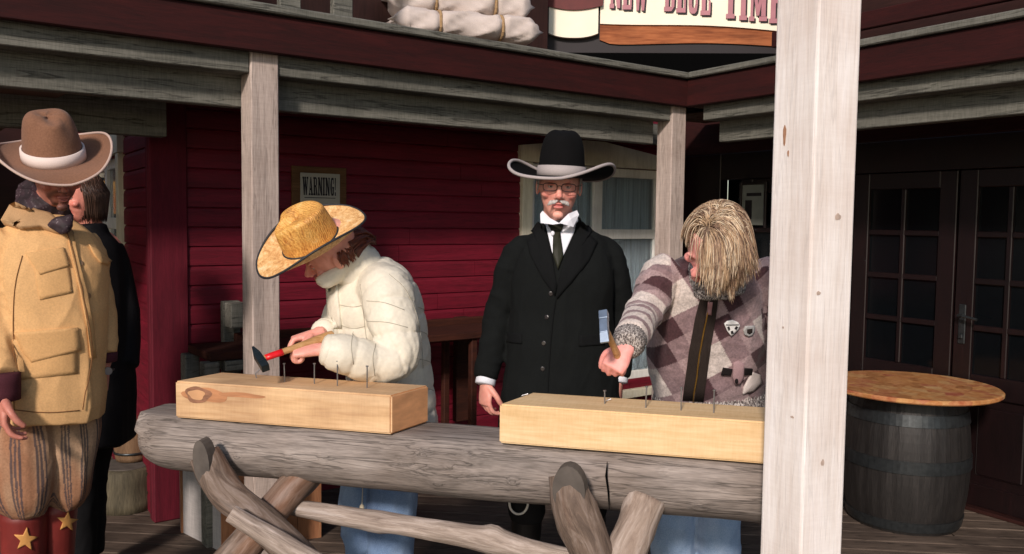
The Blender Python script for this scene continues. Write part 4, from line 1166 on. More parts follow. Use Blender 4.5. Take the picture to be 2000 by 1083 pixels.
def body_geo(J):
    """J: joint dict of Vectors; slim body that the clothes cover"""
    sd=(J['sr']-J['sl']).normalized()
    hp=(J['hl']+J['hr'])/2; ch=(J['sl']+J['sr'])/2
    g=[loft([(hp-V((0,0,.06)),.12,.09,sd),(hp+V((0,0,.05)),.13,.09,sd),(hp.lerp(ch,.5),.11,.085,sd),(hp.lerp(ch,.85),.14,.095,sd),(ch+V((0,0,.02)),.11,.06,sd),(ch.lerp(J['neck'],.8),.055,.05,sd)],20,4,.4)]
    for q in 'lr':
        g.append(limb([ch.lerp(J['s'+q],.6),J['s'+q],J['s'+q].lerp(J['e'+q],.4),J['e'+q],J['e'+q].lerp(J['w'+q],.35),J['w'+q]],[.045,.046,.042,.034,.036,.025],14))
        g.append(limb([J['h'+q]+V((0,0,.03)),J['h'+q].lerp(J['k'+q],.3),J['k'+q],J['k'+q].lerp(J['a'+q],.35),J['a'+q]],[.075,.068,.048,.046,.032],14))
        g.append(limb([J['a'+q],J['a'+q]+V((0,-.02,-.04)),J['a'+q]+J.get('toe',V((0,-.15,-.055)))],[.032,.034,.024],12))
    return g
SKIN=lin(226,158,136); LIP=lin(190,96,96); CHK=lin(222,128,118)
def M_skin(name):
    m,nt,b=newmat(name); N=NT(nt); a=N.n('ShaderNodeAttribute',attribute_name='Col'); v,_=coords(N,(1,1,1),False)
    n=N.n('ShaderNodeTexNoise',i_Scale=60.,i_Detail=5.); N.l(v,n.inputs['Vector'])
    c=mixc(N,1.,a.outputs['Color'],ramp(N,n.outputs[0],[(.3,(.86,.80,.78,1)),(.7,(1,1,1,1))]),'MULTIPLY')
    N.l(c,b.inputs['Base Color']); b.inputs['Roughness'].default_value=.5; b.inputs['Subsurface Weight'].default_value=.12
    b.inputs['Subsurface Radius'].default_value=(.012,.005,.003); b.inputs['Subsurface Scale'].default_value=1.
    bp=N.n('ShaderNodeBump',i_Strength=.15,i_Distance=.002); N.l(n.outputs[0],bp.inputs['Height']); N.l(bp.outputs[0],b.inputs['Normal'])
    return m
m_skin=M_skin('skin')
m_eye=M_plain('eye_white',lin(176,160,152),rough=.2,var=.05,bump=0); m_lid=M_plain('eyelid_skin',lin(206,134,118),rough=.6,var=.1,bump=0); m_iris=M_plain('eye_iris',lin(60,52,48),rough=.2,var=.1,bump=0)
def body(parent,J,hc,hB,hs,hands,lipc=LIP,beard=None,vox=.0040,skin=SKIN,cheek=CHK,eyes=True,legs=True,extra=None):
    g=body_geo(J)+head_geo(hc,hB,hs,neck=J['neck'])
    for h in hands: g+=hand_geo(*h[0],**h[1])
    if extra: g+=extra
    co,F_=voxel(g,vox,2,.5)
    lc=head_sculpt(co,hc,hB,hs)
    near=(np.linalg.norm(lc,axis=1)<.16)
    cols=np.tile(np.array(skin[:3]),(len(co),1)); hcix=head_colour(lc,skin,lipc,cheek,beard)
    cols[near]=hcix[near]
    hd=np.zeros(len(co),bool)
    for h in hands:
        d=np.linalg.norm(co-np.array(h[0][0]),axis=1)<.2; hd|=d
    kn=.35*vnoise(co,(45,45,45)); cols[hd]=cols[hd]*(1-kn[hd,None])+np.array(cheek[:3])*kn[hd,None]
    ob=build('body',co,F_,m_skin,parent,cols)
    if eyes:
        for q in (1,-1):
            c=V(hc)+hB@V((q*.030*hs,.0750*hs,.002*hs)); v,f=ell(c,(.0115*hs,)*3,hB,14); e=wobj('eye',v,f,m_eye,parent,smooth=True)
            c2=c+hB@V((0,.0075*hs,-.001)); v,f=ell(c2,(.0052*hs,.0045*hs,.0052*hs),hB,12); wobj('iris',v,f,m_iris,e,smooth=True)
            v,f=ell(c+hB@V((0,.0010*hs,.0052*hs)),(.0138*hs,.0128*hs,.0085*hs),hB,14); wobj('eyelid',v,f,m_lid,parent,smooth=True)
    return ob,co,F_
def locks(name, roots, mat, parent, cols, rad=.0035, n=5):
    vs=[];fs=[];cc=[]
    for path,col,r in zip(roots,cols,rad if hasattr(rad,'__len__') else [rad]*len(roots)):
        m=len(path); rr=[r*(.55+.45*math.sin(math.pi*min(1,(i/(m-1))*1.2)))*(1 if i<m-1 else .15) for i in range(m)]
        v,f=ring_tube(path,rr,n); k=len(vs); vs+=v; fs+=[tuple(i+k for i in q) for q in f]; cc+= [col]*len(v)
    return wobj(name,vs,fs,mat,parent,smooth=True,cols=np.array(cc))
def M_hair(name):
    m,nt,b=newmat(name); N=NT(nt); a=N.n('ShaderNodeAttribute',attribute_name='Col'); v,_=coords(N,(1,1,.2),False)
    n=N.n('ShaderNodeTexNoise',i_Scale=160.,i_Detail=3.); N.l(v,n.inputs['Vector'])
    c=mixc(N,1.,a.outputs['Color'],ramp(N,n.outputs[0],[(.3,(.6,.6,.6,1)),(.7,(1,1,1,1))]),'MULTIPLY')
    N.l(c,b.inputs['Base Color']); b.inputs['Roughness'].default_value=.42; b.inputs['Specular IOR Level'].default_value=.45
    return m
m_hair=M_hair('hair_strands')
def hat(parent,c,B,crown,brim,mcrown,mband,mpipe,band_h=.03,name='hat',lift=None,dent=.03,pinch=.02,pipe=.004,bandr=1.015,prof=None,mbrim=None,lean=0.,under=None):
    """crown=(rx,ry,h), brim=(Rx,Ry); lift(theta)->metres at the outer edge"""
    L=lambda x,y,z: V(c)+B@V((x,y,z)); rx,ry,h=crown; Rx,Ry=brim; n=72
    h0=bpy.data.objects.new(name,None); link(h0,parent)
    vs=[];fs=[];ns=12
    for layer,dz in ((0,.0022),(1,-.0022)):
        for i in range(ns+1):
            s=i/ns
            for k in range(n):
                a=2*math.pi*k/n; x=(rx+(Rx-rx)*s)*math.cos(a); y=(ry+(Ry-ry)*s)*math.sin(a)
                l=lift(a) if lift else 0; q=max(0,s-.15)/.85
                sh=1-(.10*max(0,l)/.05*q**3 if l>0 else 0)       # a rolled-up edge comes inward
                vs.append(L(x*sh,y*sh,l*q**2.2+dz))
    m=(ns+1)*n
    for i in range(ns):
        for k in range(n):
            a=i*n+k;b=i*n+(k+1)%n
            fs.append((a,a+n,b+n,b)); fs.append((m+a,m+b,m+b+n,m+a+n))
    for k in range(n):
        a=ns*n+k;b=ns*n+(k+1)%n; fs.append((a,m+a,m+b,b))
    wobj('brim',vs,fs,mbrim or mcrown,h0,smooth=True)
    edge=[(vs[ns*n+k]+vs[m+ns*n+k])/2 for k in range(n)]
    if mpipe:
        e2=edge+[edge[0],edge[1]]; v,f=ring_tube(e2,pipe,8,False); wobj('brim_edging',v,f,mpipe,h0,smooth=True)
    prof=prof or [(0,1.0),(.25,.985),(.5,.96),(.7,.93),(.85,.88),(.95,.78),(1.0,.62)]
    vs=[];fs=[];R_=[]
    P=catmull([list(p) for p in prof],3)
    rings=[(p[0],p[1]) for p in P]
    last=rings[-1][1]
    for t in (.75,.5,.25,.06): rings.append((1.0+.012*(1-t),last*t))
    for zt,rf in rings:
        for k in range(n):
            a=2*math.pi*k/n; x=rx*rf*math.cos(a); y=ry*rf*math.sin(a); z=h*zt
            tt=max(0,(zt-.45)/.55)
            z-=dent*math.exp(-(x/(rx*.42))**2)*max(0,(zt-.8)/.2)*(.7+.3*math.cos(a-math.pi/2))
            pn=pinch*tt*(math.exp(-((a-math.radians(52))/.38)**2)+math.exp(-((a-math.radians(128))/.38)**2))
            rr=math.hypot(x,y) or 1; x-=x/rr*pn; y-=y/rr*pn
            vs.append(L(x+lean*zt*h,y,z))
    for i in range(len(rings)-1):
        for k in range(n):
            a=i*n+k;b=i*n+(k+1)%n; fs.append((a,b,b+n,a+n))
    fs.append(tuple((len(rings)-1)*n+k for k in range(n)))
    wobj('crown',vs,fs,mcrown,h0,smooth=True)
    if mband:
        vs=[];fs=[]
        for z,o in ((.001,-.002),(.001,.004),(band_h*.5,.005),(band_h,.004),(band_h,-.002)):
            pf=1-.06*(z/h)
            for k in range(n):
                a=2*math.pi*k/n; vs.append(L((rx*bandr*pf+o)*math.cos(a)+lean*z,(ry*bandr*pf+o)*math.sin(a),z))
        for j in range(4):
            for k in range(n):
                a=j*n+k;b=j*n+(k+1)%n; fs.append((a,b,b+n,a+n))
        wobj('hat_band',vs,fs,mband,h0,smooth=True)
    return h0
# ================================================================== man in the black coat
UP=V((0,0,1))
def cloth_black():
    return M_cloth('black_wool', lin(24,27,27), rough=.95, var=.25, bump=.3, sheen=.0)
m_black=cloth_black(); m_black2=M_cloth('black_lapel', lin(19,21,22), rough=.9, var=.2, bump=.25)
m_shirt=M_cloth('white_shirt_cotton', lin(232,236,244), var=.05, bump=.15)
m_tie=M_cloth('dark_green_tie', lin(46,48,36), rough=.5, var=.2)
m_leath=M_plain('black_boot_leather', lin(22,21,21), rough=.35, var=.3, scale=12, bump=.3, spec=.5)
D=3.4
X=lambda px,py,d=0: at(px,py,D+d)
th=thing('person','older man with grey moustache and glasses in black cowboy hat, black long coat and tie','person',atz(1095,D+.05,0))
hB=basis((-.04,-1,-.10),(.03,-.10,1)); hc=X(1092,362,-.02)
J=dict(neck=X(1097,450,.06),sl=X(1026,488,.06),sr=X(1172,488,.06),el=X(975,612,.10),er=X(1216,612,.10),wl=X(949,742,.0),wr=X(1207,738,.02),
       hl=atz(1060,D+.06,.90),hr=atz(1140,D+.06,.90),kl=atz(1030,D+.02,.48),kr=atz(1150,D+.05,.48),al=atz(1025,D+.05,.09),ar=atz(1160,D+.10,.09))
hands=[((J['wl']+V((0,0,-.01)),(-.02,-.05,-1),(.75,.5,0),(.45,-.85,0)),dict(curl=(.5,.7,.5),s=1.0)),((J['wr']+V((0,0,-.01)),(.0,-.1,-1),(-.8,.3,0),(-.3,-.9,0)),dict(curl=(.5,.6,.5),s=1.0))]
body(th,J,hc,hB,1.07,hands,skin=lin(240,176,158),cheek=lin(230,134,124),vox=.0034)
sx=V((1,0,0))
coat=[loft([(X(1097,438,.06),.075,.07,sx),(X(1098,456,.06),.135,.085,sx),(X(1099,482,.05),.182,.110,sx),(X(1100,540,.03),.200,.135,sx),(X(1098,610,.03),.200,.135,sx),(X(1097,690,.03),.218,.145,sx),(X(1096,770,.03),.235,.155,sx),(X(1094,860,.03),.250,.165,sx),(X(1094,955,.03),.262,.175,sx)],40,6,.12,.9)]
for q,sg_ in (('l',-1),('r',1)):
    s=J['s'+q]; e=J['e'+q]; w=J['w'+q]
    coat.append(limb([s+V((-sg_*.03,0,.01)),s+V((sg_*.022,0,-.012)),s.lerp(e,.35)+V((sg_*.02,0,0)),s.lerp(e,.75),e,e.lerp(w,.5),w+V((0,0,.01))],[.056,.062,.065,.064,.062,.057,.050],18,5,.25))
co,F_=voxel(coat,.007,4)
N_=normals(co,F_)
fold=ridged(co,(9,9,2.6),3)*.012+ridged(rotf(co,(.4,0,1)),(16,16,4),8)*.006
zc=co[:,2]
dA,_=polyparam(co,[J['sl'],J['el'],J['wl']]); dB,_=polyparam(co,[J['sr'],J['er'],J['wr']]); arm=np.minimum(dA,dB)<.085
fold=np.where(arm, ridged(rotf(co,(.2,0,1)),(9,9,16),5)*.010, fold)
co+=N_*(fold-.006)[:,None]
bc=bvh_of(co,F_); build('coat',co,F_,m_black,th)
# shirt front, tie, collar, lapels
drape('shirt_front',[(1062,432),(1126,430),(1122,452),(1104,492),(1090,520),(1078,492),(1066,440)],bc,.003,m_shirt,th,6,8)
drape('lapel',[(1052,434),(1064,446),(1078,498),(1088,556),(1084,578),(1060,545),(1036,500),(1030,472),(1046,458),(1040,452)],bc,.009,m_black2,th,6,6,bulge=.004)
drape('lapel',[(1130,430),(1140,436),(1156,452),(1150,460),(1166,474),(1150,510),(1112,556),(1088,584),(1090,548),(1106,500),(1124,452)],bc,.009,m_black2,th,6,6,bulge=.004)
drape('tie',[(1076,442),(1098,442),(1094,456),(1100,500),(1090,528),(1080,500),(1080,456)],bc,.012,m_tie,th,5,5,bulge=.003)
drape('tie_knot',[(1068,434),(1102,434),(1096,454),(1078,454)],bc,.018,m_tie,th,4,4,bulge=.004)
v,f=ell(hit(bc,1079,456)[0]+V((0,-.020,0)),(.0075,.005,.0095)); wobj('tie_pin',v,f,m_shirt,th,smooth=True)
# standing collar: two white wings in front of the neck
nk=V(J['neck'])+V((0,0,.03))
def wing(pts,nm='collar'):
    vs=[at(a,b,d) for a,b,d in pts]; n=len(vs); back=[v+V((0,.006,0)) for v in vs]
    c=sum(vs,V())/n+V((0,-.012,0)); vs2=[c]+vs+back; fs=[(0,1+(i+1)%n,1+i) for i in range(n)]+[(1+i,1+(i+1)%n,1+n+(i+1)%n,1+n+i) for i in range(n)]+[tuple(range(1+n,1+2*n))]
    wobj(nm,vs2,fs,m_shirt,th,smooth=False)
yn=D-.085
wing([(1060,412,yn+.03),(1074,426,yn-.005),(1094,437,yn-.02),(1080,439,yn-.02),(1056,436,yn-.005),(1055,418,yn+.02)])
wing([(1127,411,yn+.03),(1131,420,yn+.02),(1120,444,yn-.002),(1107,440,yn-.015),(1092,436,yn-.02),(1110,418,yn-.005)])
g=loft([(X(1096,440,.04),.070,.066,sx),(X(1095,418,.04),.064,.062,sx)],28,3,0); wobj('shirt_collar',*g,m_shirt,th,smooth=True)
g=loft([(X(1099,452,.075),.088,.080,sx),(X(1098,432,.085),.076,.070,sx),(X(1098,427,.09),.070,.062,sx)],28,3,0); wobj('coat_collar',*g,m_black2,th,smooth=True)
m_btn=M_plain('black_horn_button',lin(38,34,34),rough=.25,var=.2,bump=0,spec=.6)
for a,b in ((1076,574),(1068,620),(1062,671),(1060,721)): button(a,b,bc,.009,m_btn,th)
seam('coat_edge',[(1086,580),(1078,640),(1072,720),(1068,820)],bc,.0028,m_black2,th,.002)
drape('pocket_flap',[(990,650),(1020,652),(1020,672),(990,669)],bc,.006,m_black2,th,3,4)
drape('pocket_flap',[(1130,655),(1180,652),(1180,674),(1130,677)],bc,.006,m_black2,th,3,4)
for w,e in ((J['wl'],J['el']),(J['wr'],J['er'])):
    d=(w-e).normalized(); v,f=limb([w-d*.02,w+d*.018],[.040,.040],20,3,.15); wobj('cuff',v,f,m_shirt,th,smooth=True)
# trousers and boots
m_trous=M_cloth('charcoal_trouser',lin(36,36,38),var=.2)
g=[]
for q in 'lr':
    g.append(limb([J['h'+q],J['k'+q],J['k'+q]+V((0,.01,-.1))],[.10,.08,.075],18))
co2,F2=voxel(g,.008,3); build('trousers',co2,F2,m_trous,th)
for q in 'lr':
    a=J['a'+q]; k=J['k'+q]
    g=[limb([k+V((0,0,-.02)),k.lerp(a,.4),a+V((0,0,.02))],[.068,.062,.05],18),loft([(a+V((0,.05,-.03)),.035,.045,sx),(a+V((0,-.02,-.03)),.042,.048,sx),(a+V((0,-.12,-.055)),.045,.033,sx),(a+V((0,-.19,-.062)),.03,.022,sx)],16,4)]
    co2,F2=voxel(g,.007,3); co2[:,2]=np.maximum(co2[:,2],.004); build('boot',co2,F2,m_leath,th)
# pale ring hanging by the left boot
c=at(1013,984,D-.06); path=[c+V((.036*math.cos(t),0,.042*math.sin(t))) for t in [2*math.pi*i/28 for i in range(30)]]
m_pale=M_plain('pale_ring',lin(226,222,214),rough=.5,var=.05,bump=0)
v,f=ring_tube(path,.0048,8,False); wobj('boot_ring',v,f,m_pale,th,smooth=True)
# moustache, brows, side hair
rnd=random.Random(4); paths=[];cols=[]
Lh=lambda x,y,z: hc+hB@V((x*1.07,y*1.07,z*1.07))
for i in range(420):
    q=rnd.choice((-1,1)); t=rnd.random(); x=q*(.001+.027*t); z=-.047-.005*t+rnd.uniform(-.002,.003)
    p=Lh(x,.104-.012*t,z); paths.append([p,p+hB@V((q*.006,.003,-.004)),p+hB@V((q*.013,-.001,-.0125-.005*t))]); g_=rnd.uniform(.42,.75); cols.append((g_,g_*.95,g_*.9))
locks('moustache',paths,m_hair,th,cols,.0013,4)
paths=[];cols=[]
for i in range(300):
    q=rnd.choice((-1,1)); y=rnd.uniform(-.08,.035); z=rnd.uniform(-.01,.05); p=Lh(q*(.079-.25*max(0,y)),y,z)
    paths.append([p,p+hB@V((q*.003,-.004,-.012)),p+hB@V((q*.002,-.008,-.026))]); g_=rnd.uniform(.30,.6); cols.append((g_,g_*.95,g_*.88))
locks('side_hair',paths,m_hair,th,cols,.0017,4)
# glasses
m_rim=M_plain('dark_spectacle_rim',lin(34,26,24),rough=.3,metal=.3,var=.1,bump=0)
gl=[]
for q in (1,-1):
    path=[]
    for i in range(26):
        a=2*math.pi*i/24; ca,sa=math.cos(a),math.sin(a)
        path.append(Lh(q*.0325+.0245*math.copysign(abs(ca)**.6,ca),.1035-.004*abs(ca),-.002+.0135*math.copysign(abs(sa)**.6,sa)))
    gl.append(ring_tube(path,.0016,6,False))
    gl.append(ring_tube([Lh(q*.057,.099,.004),Lh(q*.076,.085,.006),Lh(q*.081,.0,.004)],.0014,6))
gl.append(ring_tube([Lh(.008,.1055,.002),Lh(0,.108,.004),Lh(-.008,.1055,.002)],.0015,6))
wobj('glasses',*join(*gl),m_rim,th,smooth=True)
# hat
m_bfelt=M_cloth('black_felt',lin(14,14,15),rough=.95,weave=500,var=.2,bump=.3,sheen=.0)
m_gband=M_cloth('light_grey_ribbon',lin(176,168,166),rough=.7,var=.08,bump=.2)
HB=basis((-.04,-1,-.02),(.035,-.02,1))
def lf(a):   # a: 0 = his right... local x; 90deg = front
    c_=math.cos(a+math.radians(24)); s=abs(c_); return .070*s**2.4*(.92 if c_>0 else .86) - .010*(1-abs(math.cos(a)))*max(0,math.sin(a)) -.004
hat(th,X(1096,347,-.032),HB,(.089,.106,.185),(.222,.165),m_bfelt,m_gband,m_gband,band_h=.042,lift=lf,dent=.012,pinch=.008,pipe=.0065,prof=[(0,1.0),(.3,.985),(.55,.93),(.75,.84),(.88,.70),(.96,.52),(1.0,.35)])
# ================================================================== woman in the straw hat
D=3.08
X=lambda px,py,d=0: at(px,py,D+d)
th=thing('person','woman in straw cowboy hat and puffy cream jacket bending over a hammer','person',atz(765,D+.12,0))
hB=basis((-.84,-.12,-.53),(-.42,-.55,.70)); hc=X(646,492,-.06)
lat=V((.58,-.81,0))          # across her shoulders, towards the camera
J=dict(neck=X(695,528,.05),sl=X(745,565,-.10),sr=X(690,565,.16),el=X(778,700,-.18),er=X(668,662,.12),wl=X(632,683,-.28),wr=X(622,652,-.10),
       hl=atz(775,D+.05,.86),hr=atz(745,D+.2,.86),kl=atz(765,D+.02,.48),kr=atz(708,D+.12,.48),al=atz(765,D+.06,.09),ar=atz(728,D+.22,.09),toe=V((-.12,-.09,-.055)))
ham_a=X(650,654,-.23); ham_b=X(508,703,-.35)
hd=(ham_b-ham_a).normalized()
up_=V((0,0,1))
hands=[((J['wl']+V((-.012,0,.0)),(-.92,-.12,-.05),(.0,.35,-.9),(-.1,.9,.35)),dict(curl=(1.15,1.35,.9),s=.92,tcurl=.6)),
       ((J['wr']+V((-.01,0,.0)),(-.9,-.30,-.22),(-.05,-.1,-.95),(-.1,-.9,.1)),dict(curl=(.9,1.2,.8),s=.9,tcurl=.5))]
body(th,J,hc,hB,.98,hands,skin=lin(236,172,154),cheek=lin(232,146,138),vox=.0036)
m_puff=M_cloth('cream_nylon_shell',lin(226,220,202),rough=.42,weave=300,var=.05,bump=.22,coarse=16)
def S2(px,py,h,dz=0,front=.8): # section from photo half width
    r=h/ (F/(D+dz)); return (X(px,py,dz+.06),r*1.0,r*.96,lat)
jk=[loft([S2(776,850,84),S2(768,790,86),S2(762,740,87),S2(753,690,90),S2(742,640,95),S2(730,592,95),S2(716,556,84),S2(704,528,64)],36,6,.15)]
jk.append(limb([X(738,560,-.02),X(754,572,-.10),X(766,620,-.14),X(778,672,-.17),X(772,702,-.19),X(728,708,-.22),X(682,694,-.26),X(642,685,-.28)],[.085,.088,.086,.080,.074,.068,.062,.056],20,5,.3))
jk.append(limb([X(692,575,.14),X(668,620,.12),X(655,655,.06),X(632,648,-.06)],[.08,.07,.06,.046],18,5,.3))
col_dir=(X(655,490,.0)-X(705,540,.06)).normalized()
co,F_=voxel(jk,.0065,4); N_=normals(co,F_)
arms=[[X(740,550,-.05),X(766,620,-.14),X(776,695,-.18),X(728,708,-.22),X(642,685,-.28)],[X(692,575,.14),X(655,655,.06),X(632,648,-.06)]]
dA,sA=polyparam(co,arms[0]); dB,sB=polyparam(co,arms[1]); spine=[X(776,850,.06),X(753,690,.06),X(730,592,.06),X(700,520,.06)]
dS,sS=polyparam(co,spine)
isA=dA<.105; isB=(dB<.085)&~isA; ss=np.where(isA,sA,np.where(isB,sB,sS))
per=np.where(isA|isB,.078,.088)
wv=vnoise(co,(7,7,7))*.35
qt=np.abs(np.sin(np.pi*(ss/per+wv)))
disp=.0095*(qt**.4)-.007 + .0065*ridged(rotf(co,(.5,0,1)),(26,26,12),2,3)*(1-.4*qt) + .005*(vnoise(co,(9,9,9),5)-.5)
# creases in the bend of the elbow
cr_=np.exp(-((sA-np.linalg.norm(np.array(arms[0][0])-np.array(arms[0][1]))-.10)/.09)**2)*isA
disp+= -.008*cr_*ridged(rotf(co,(1,.2,.5)),(10,30,26),7)
co+=N_*disp[:,None]
bj=bvh_of(co,F_); build('jacket',co,F_,m_puff,th)
# stand-up collar
cc=[loft([(X(706,538,.03),.094,.094,lat),(X(688,518,.01),.092,.090,lat),(X(670,502,-.01),.086,.082,lat),(X(658,494,-.02),.078,.074,lat)],30,5,.1)]
cc.append(loft([(X(662,534,-.07),.034,.020,V((.5,.2,.7))),(X(640,546,-.10),.026,.016,V((.5,.2,.7))),(X(622,550,-.11),.014,.010,V((.5,.2,.7)))],16,4,.5))
c2,F2=voxel(cc,.006,4); n2=normals(c2,F2); _,sC=polyparam(c2,[X(704,535,.03),X(668,500,.01)])
c2+=n2*(.008*np.abs(np.sin(np.pi*sC/.045))**.5*.5+.006*ridged(c2,(24,24,14)))[:,None]
build('collar',c2,F2,m_puff,th)
drape('placket',[(640,556),(660,552),(664,600),(668,640),(650,642),(642,600)],bj,.010,m_puff,th,5,6,bulge=.005)
m_st=M_cloth('cream_quilt_seam',lin(176,170,152),rough=.7,var=.1,bump=.1)
for pl in ([(655,560),(660,600),(663,640)],[(704,556),(709,600),(713,640),(716,664)],[(716,588),(752,592),(790,606)],[(718,628),(756,630),(796,640)],[(760,536),(792,566),(812,610),(822,660),(826,720)],
           [(664,596),(688,600),(708,597)],[(666,636),(690,642),(712,638)],[(808,646),(828,650),(846,662)],[(812,700),(836,706),(852,716)],[(816,600),(830,606)],[(690,648),(686,676),(690,712)],[(734,672),(728,700),(732,734)],[(816,756),(838,760),(856,768)]):
    seam('quilt_seam',pl,bj,.0011,m_st,th,.0006)
for w,a in ((X(640,684,-.28),X(668,690,-.27)),(X(631,648,-.06),X(645,652,.0))):
    d=(w-a).normalized(); r=.055 if w.y<D-.2 else .046
    v,f=limb([w-d*.018,w+d*.010],[r,r*.92],20,3,.3); wobj('cuff',v,f,m_puff,th,smooth=True)
m_cord=M_plain('cream_cord',lin(206,196,170),rough=.8,var=.1)
cb=at(708,960,D-.02); v,f=ring_tube([cb+V((0,0,.22)),cb+V((.002,0,.05)),cb+V((-.002,0,-.05))],.0018,6); cdo=wobj('drawstring',v,f,m_cord,th); v,f=ell(cb+V((-.002,0,-.058)),(.009,.009,.011)); wobj('bead',v,f,m_cord,cdo,smooth=True)
def M_denim(name,lo_,mid,hi):
    m,nt,b=newmat(name); N=NT(nt); v,_=coords(N,(1,1,.4)); n=N.n('ShaderNodeTexNoise',i_Scale=7.,i_Detail=6.); N.l(v,n.inputs['Vector'])
    v2,_=coords(N,(1,1,1)); n2=N.n('ShaderNodeTexNoise',i_Scale=300.,i_Detail=2.); N.l(v2,n2.inputs['Vector'])
    c=ramp(N,n.outputs[0],[(.3,lo_),(.5,mid),(.72,hi)]); c=mixc(N,.3,c,ramp(N,n2.outputs[0],[(.3,lo_),(.7,hi)])); N.l(c,b.inputs['Base Color']); b.inputs['Roughness'].default_value=.9
    bp=N.n('ShaderNodeBump',i_Strength=.3,i_Distance=.003); N.l(n2.outputs[0],bp.inputs['Height']); N.l(bp.outputs[0],b.inputs['Normal']); return m
m_denim=M_denim('light_blue_denim',lin(72,98,136),lin(112,142,182),lin(160,184,212))
def jeans(J,par,rad=(.105,.088,.085,.09),mat=None):
    g=[]
    for q in 'lr':
        h,k,a=J['h'+q],J['k'+q],J['a'+q]
        g.append(limb([h+V((0,0,.06)),h.lerp(k,.4),k,k.lerp(a,.5),a+V((0,0,.02))],[rad[0],rad[0]*.95,rad[1],rad[2],rad[3]],22,5,.2))
    co,F_=voxel(g,.008,3); N_=normals(co,F_)
    co+=N_*(ridged(rotf(co,(.3,0,1)),(14,14,9),4)*.010-.005)[:,None]
    return build('jeans',co,F_,mat or m_denim,par),co,F_
_,cj,fj=jeans(J,th)
m_shoe=M_plain('dark_brown_shoe',lin(52,38,32),rough=.5,var=.2)
def shoes(J,par,tv,mat):
    for q in 'lr':
        a=J['a'+q]; t=V(tv).normalized(); s_=V((-t.y,t.x,0))
        g=[loft([(a-t*.06+V((0,0,-.05)),.034,.036,s_),(a+V((0,0,-.04)),.04,.045,s_),(a+t*.10+V((0,0,-.055)),.044,.032,s_),(a+t*.17+V((0,0,-.062)),.03,.02,s_)],16,4)]
        c,f=voxel(g,.007,2); c[:,2]=np.maximum(c[:,2],.003); build('shoe',c,f,mat,par)
shoes(J,th,(-.8,-.6,0),m_shoe)
# hair below the hat
rnd=random.Random(6); paths=[];cols=[]
LH=lambda x,y,z: hc+hB@V((x,y,z))
for i in range(400):
    if i<320:
        x=rnd.uniform(-.07,.07); p=LH(x,-.085+.2*abs(x),rnd.uniform(-.04,.03)); e=X(728+rnd.uniform(-12,8),474+rnd.uniform(-12,6),.05+rnd.uniform(-.03,.05))
        m_=p.lerp(e,.5)+V((.01,0,.02))
    else:
        q=-1 if rnd.random()<.5 else 1; x=.076*q; p=LH(x,rnd.uniform(-.07,-.02),rnd.uniform(.0,.03)); e=p+hB@V((0,-.01,-.01))+V((rnd.uniform(-.01,.01),-.003,-.022-rnd.random()*.015)); m_=p.lerp(e,.5)+hB@V((.006*q,0,0))
    paths.append([p,p.lerp(m_,.5)+V((.003,0,.004)),m_,m_.lerp(e,.5)+V((.003,0,0)),e]); k=rnd.uniform(.5,1.1); cols.append((.20*k,.052*k,.024*k))
locks('hair',paths,m_hair,th,cols,.0036,5)
# straw hat
mt,nt,b=newmat('woven_straw'); N=NT(nt); v,_=coords(N,(1,1,1),False)
n1=N.n('ShaderNodeTexNoise',i_Scale=24.,i_Detail=7.,i_Roughness=.7); N.l(v,n1.inputs['Vector'])
w1=N.n('ShaderNodeTexWave',wave_type='BANDS',bands_direction='DIAGONAL',i_Scale=46.,i_Distortion=9.,i_Detail=3.); N.l(v,w1.inputs['Vector'])
v2,_=coords(N,(1,1,1),False); n2=N.n('ShaderNodeTexNoise',i_Scale=140.,i_Detail=3.); N.l(v2,n2.inputs['Vector'])
cc=ramp(N,n1.outputs[0],[(.30,lin(150,84,26)),(.45,lin(214,140,50)),(.58,lin(238,178,84)),(.75,lin(246,214,150))])
cc=mixc(N,.35,cc,ramp(N,n2.outputs[0],[(.3,lin(120,70,28)),(.7,lin(244,206,130))]))
cc=mixc(N,.18,cc,ramp(N,w1.outputs[0],[(.3,lin(110,62,24)),(.7,lin(240,196,110))]))
N.l(cc,b.inputs['Base Color']); b.inputs['Roughness'].default_value=.6
bp=N.n('ShaderNodeBump',i_Strength=.7,i_Distance=.003); N.l(mixc(N,.5,n2.outputs[0],w1.outputs[0]),bp.inputs['Height']); N.l(bp.outputs[0],b.inputs['Normal'])
m_straw=mt
mt2,nt,b=newmat('woven_straw_brim'); N=NT(nt); a_=N.n('ShaderNodeTexCoord'); v,_=coords(N,(1,1,1),False)
n1=N.n('ShaderNodeTexNoise',i_Scale=38.,i_Detail=6.,i_Roughness=.75); N.l(v,n1.inputs['Vector'])
n2=N.n('ShaderNodeTexNoise',i_Scale=150.,i_Detail=3.); N.l(v,n2.inputs['Vector'])
cc=ramp(N,n1.outputs[0],[(.34,lin(168,110,52)),(.46,lin(214,158,92)),(.56,lin(234,190,128)),(.7,lin(244,222,184))])
cc=mixc(N,.3,cc,ramp(N,n2.outputs[0],[(.3,lin(140,90,50)),(.7,lin(244,216,160))])); N.l(cc,b.inputs['Base Color']); b.inputs['Roughness'].default_value=.65
bp=N.n('ShaderNodeBump',i_Strength=.7,i_Distance=.003); N.l(n2.outputs[0],bp.inputs['Height']); N.l(bp.outputs[0],b.inputs['Normal'])
m_pipeb=M_plain('dark_brim_binding',lin(38,40,44),rough=.6,var=.2)
HB=basis((-.80,-.30,-.52),(-.43,-.62,.66))
def lf(a):
    s=abs(math.cos(a)); return .045*s**2.2-.012*(1-s)
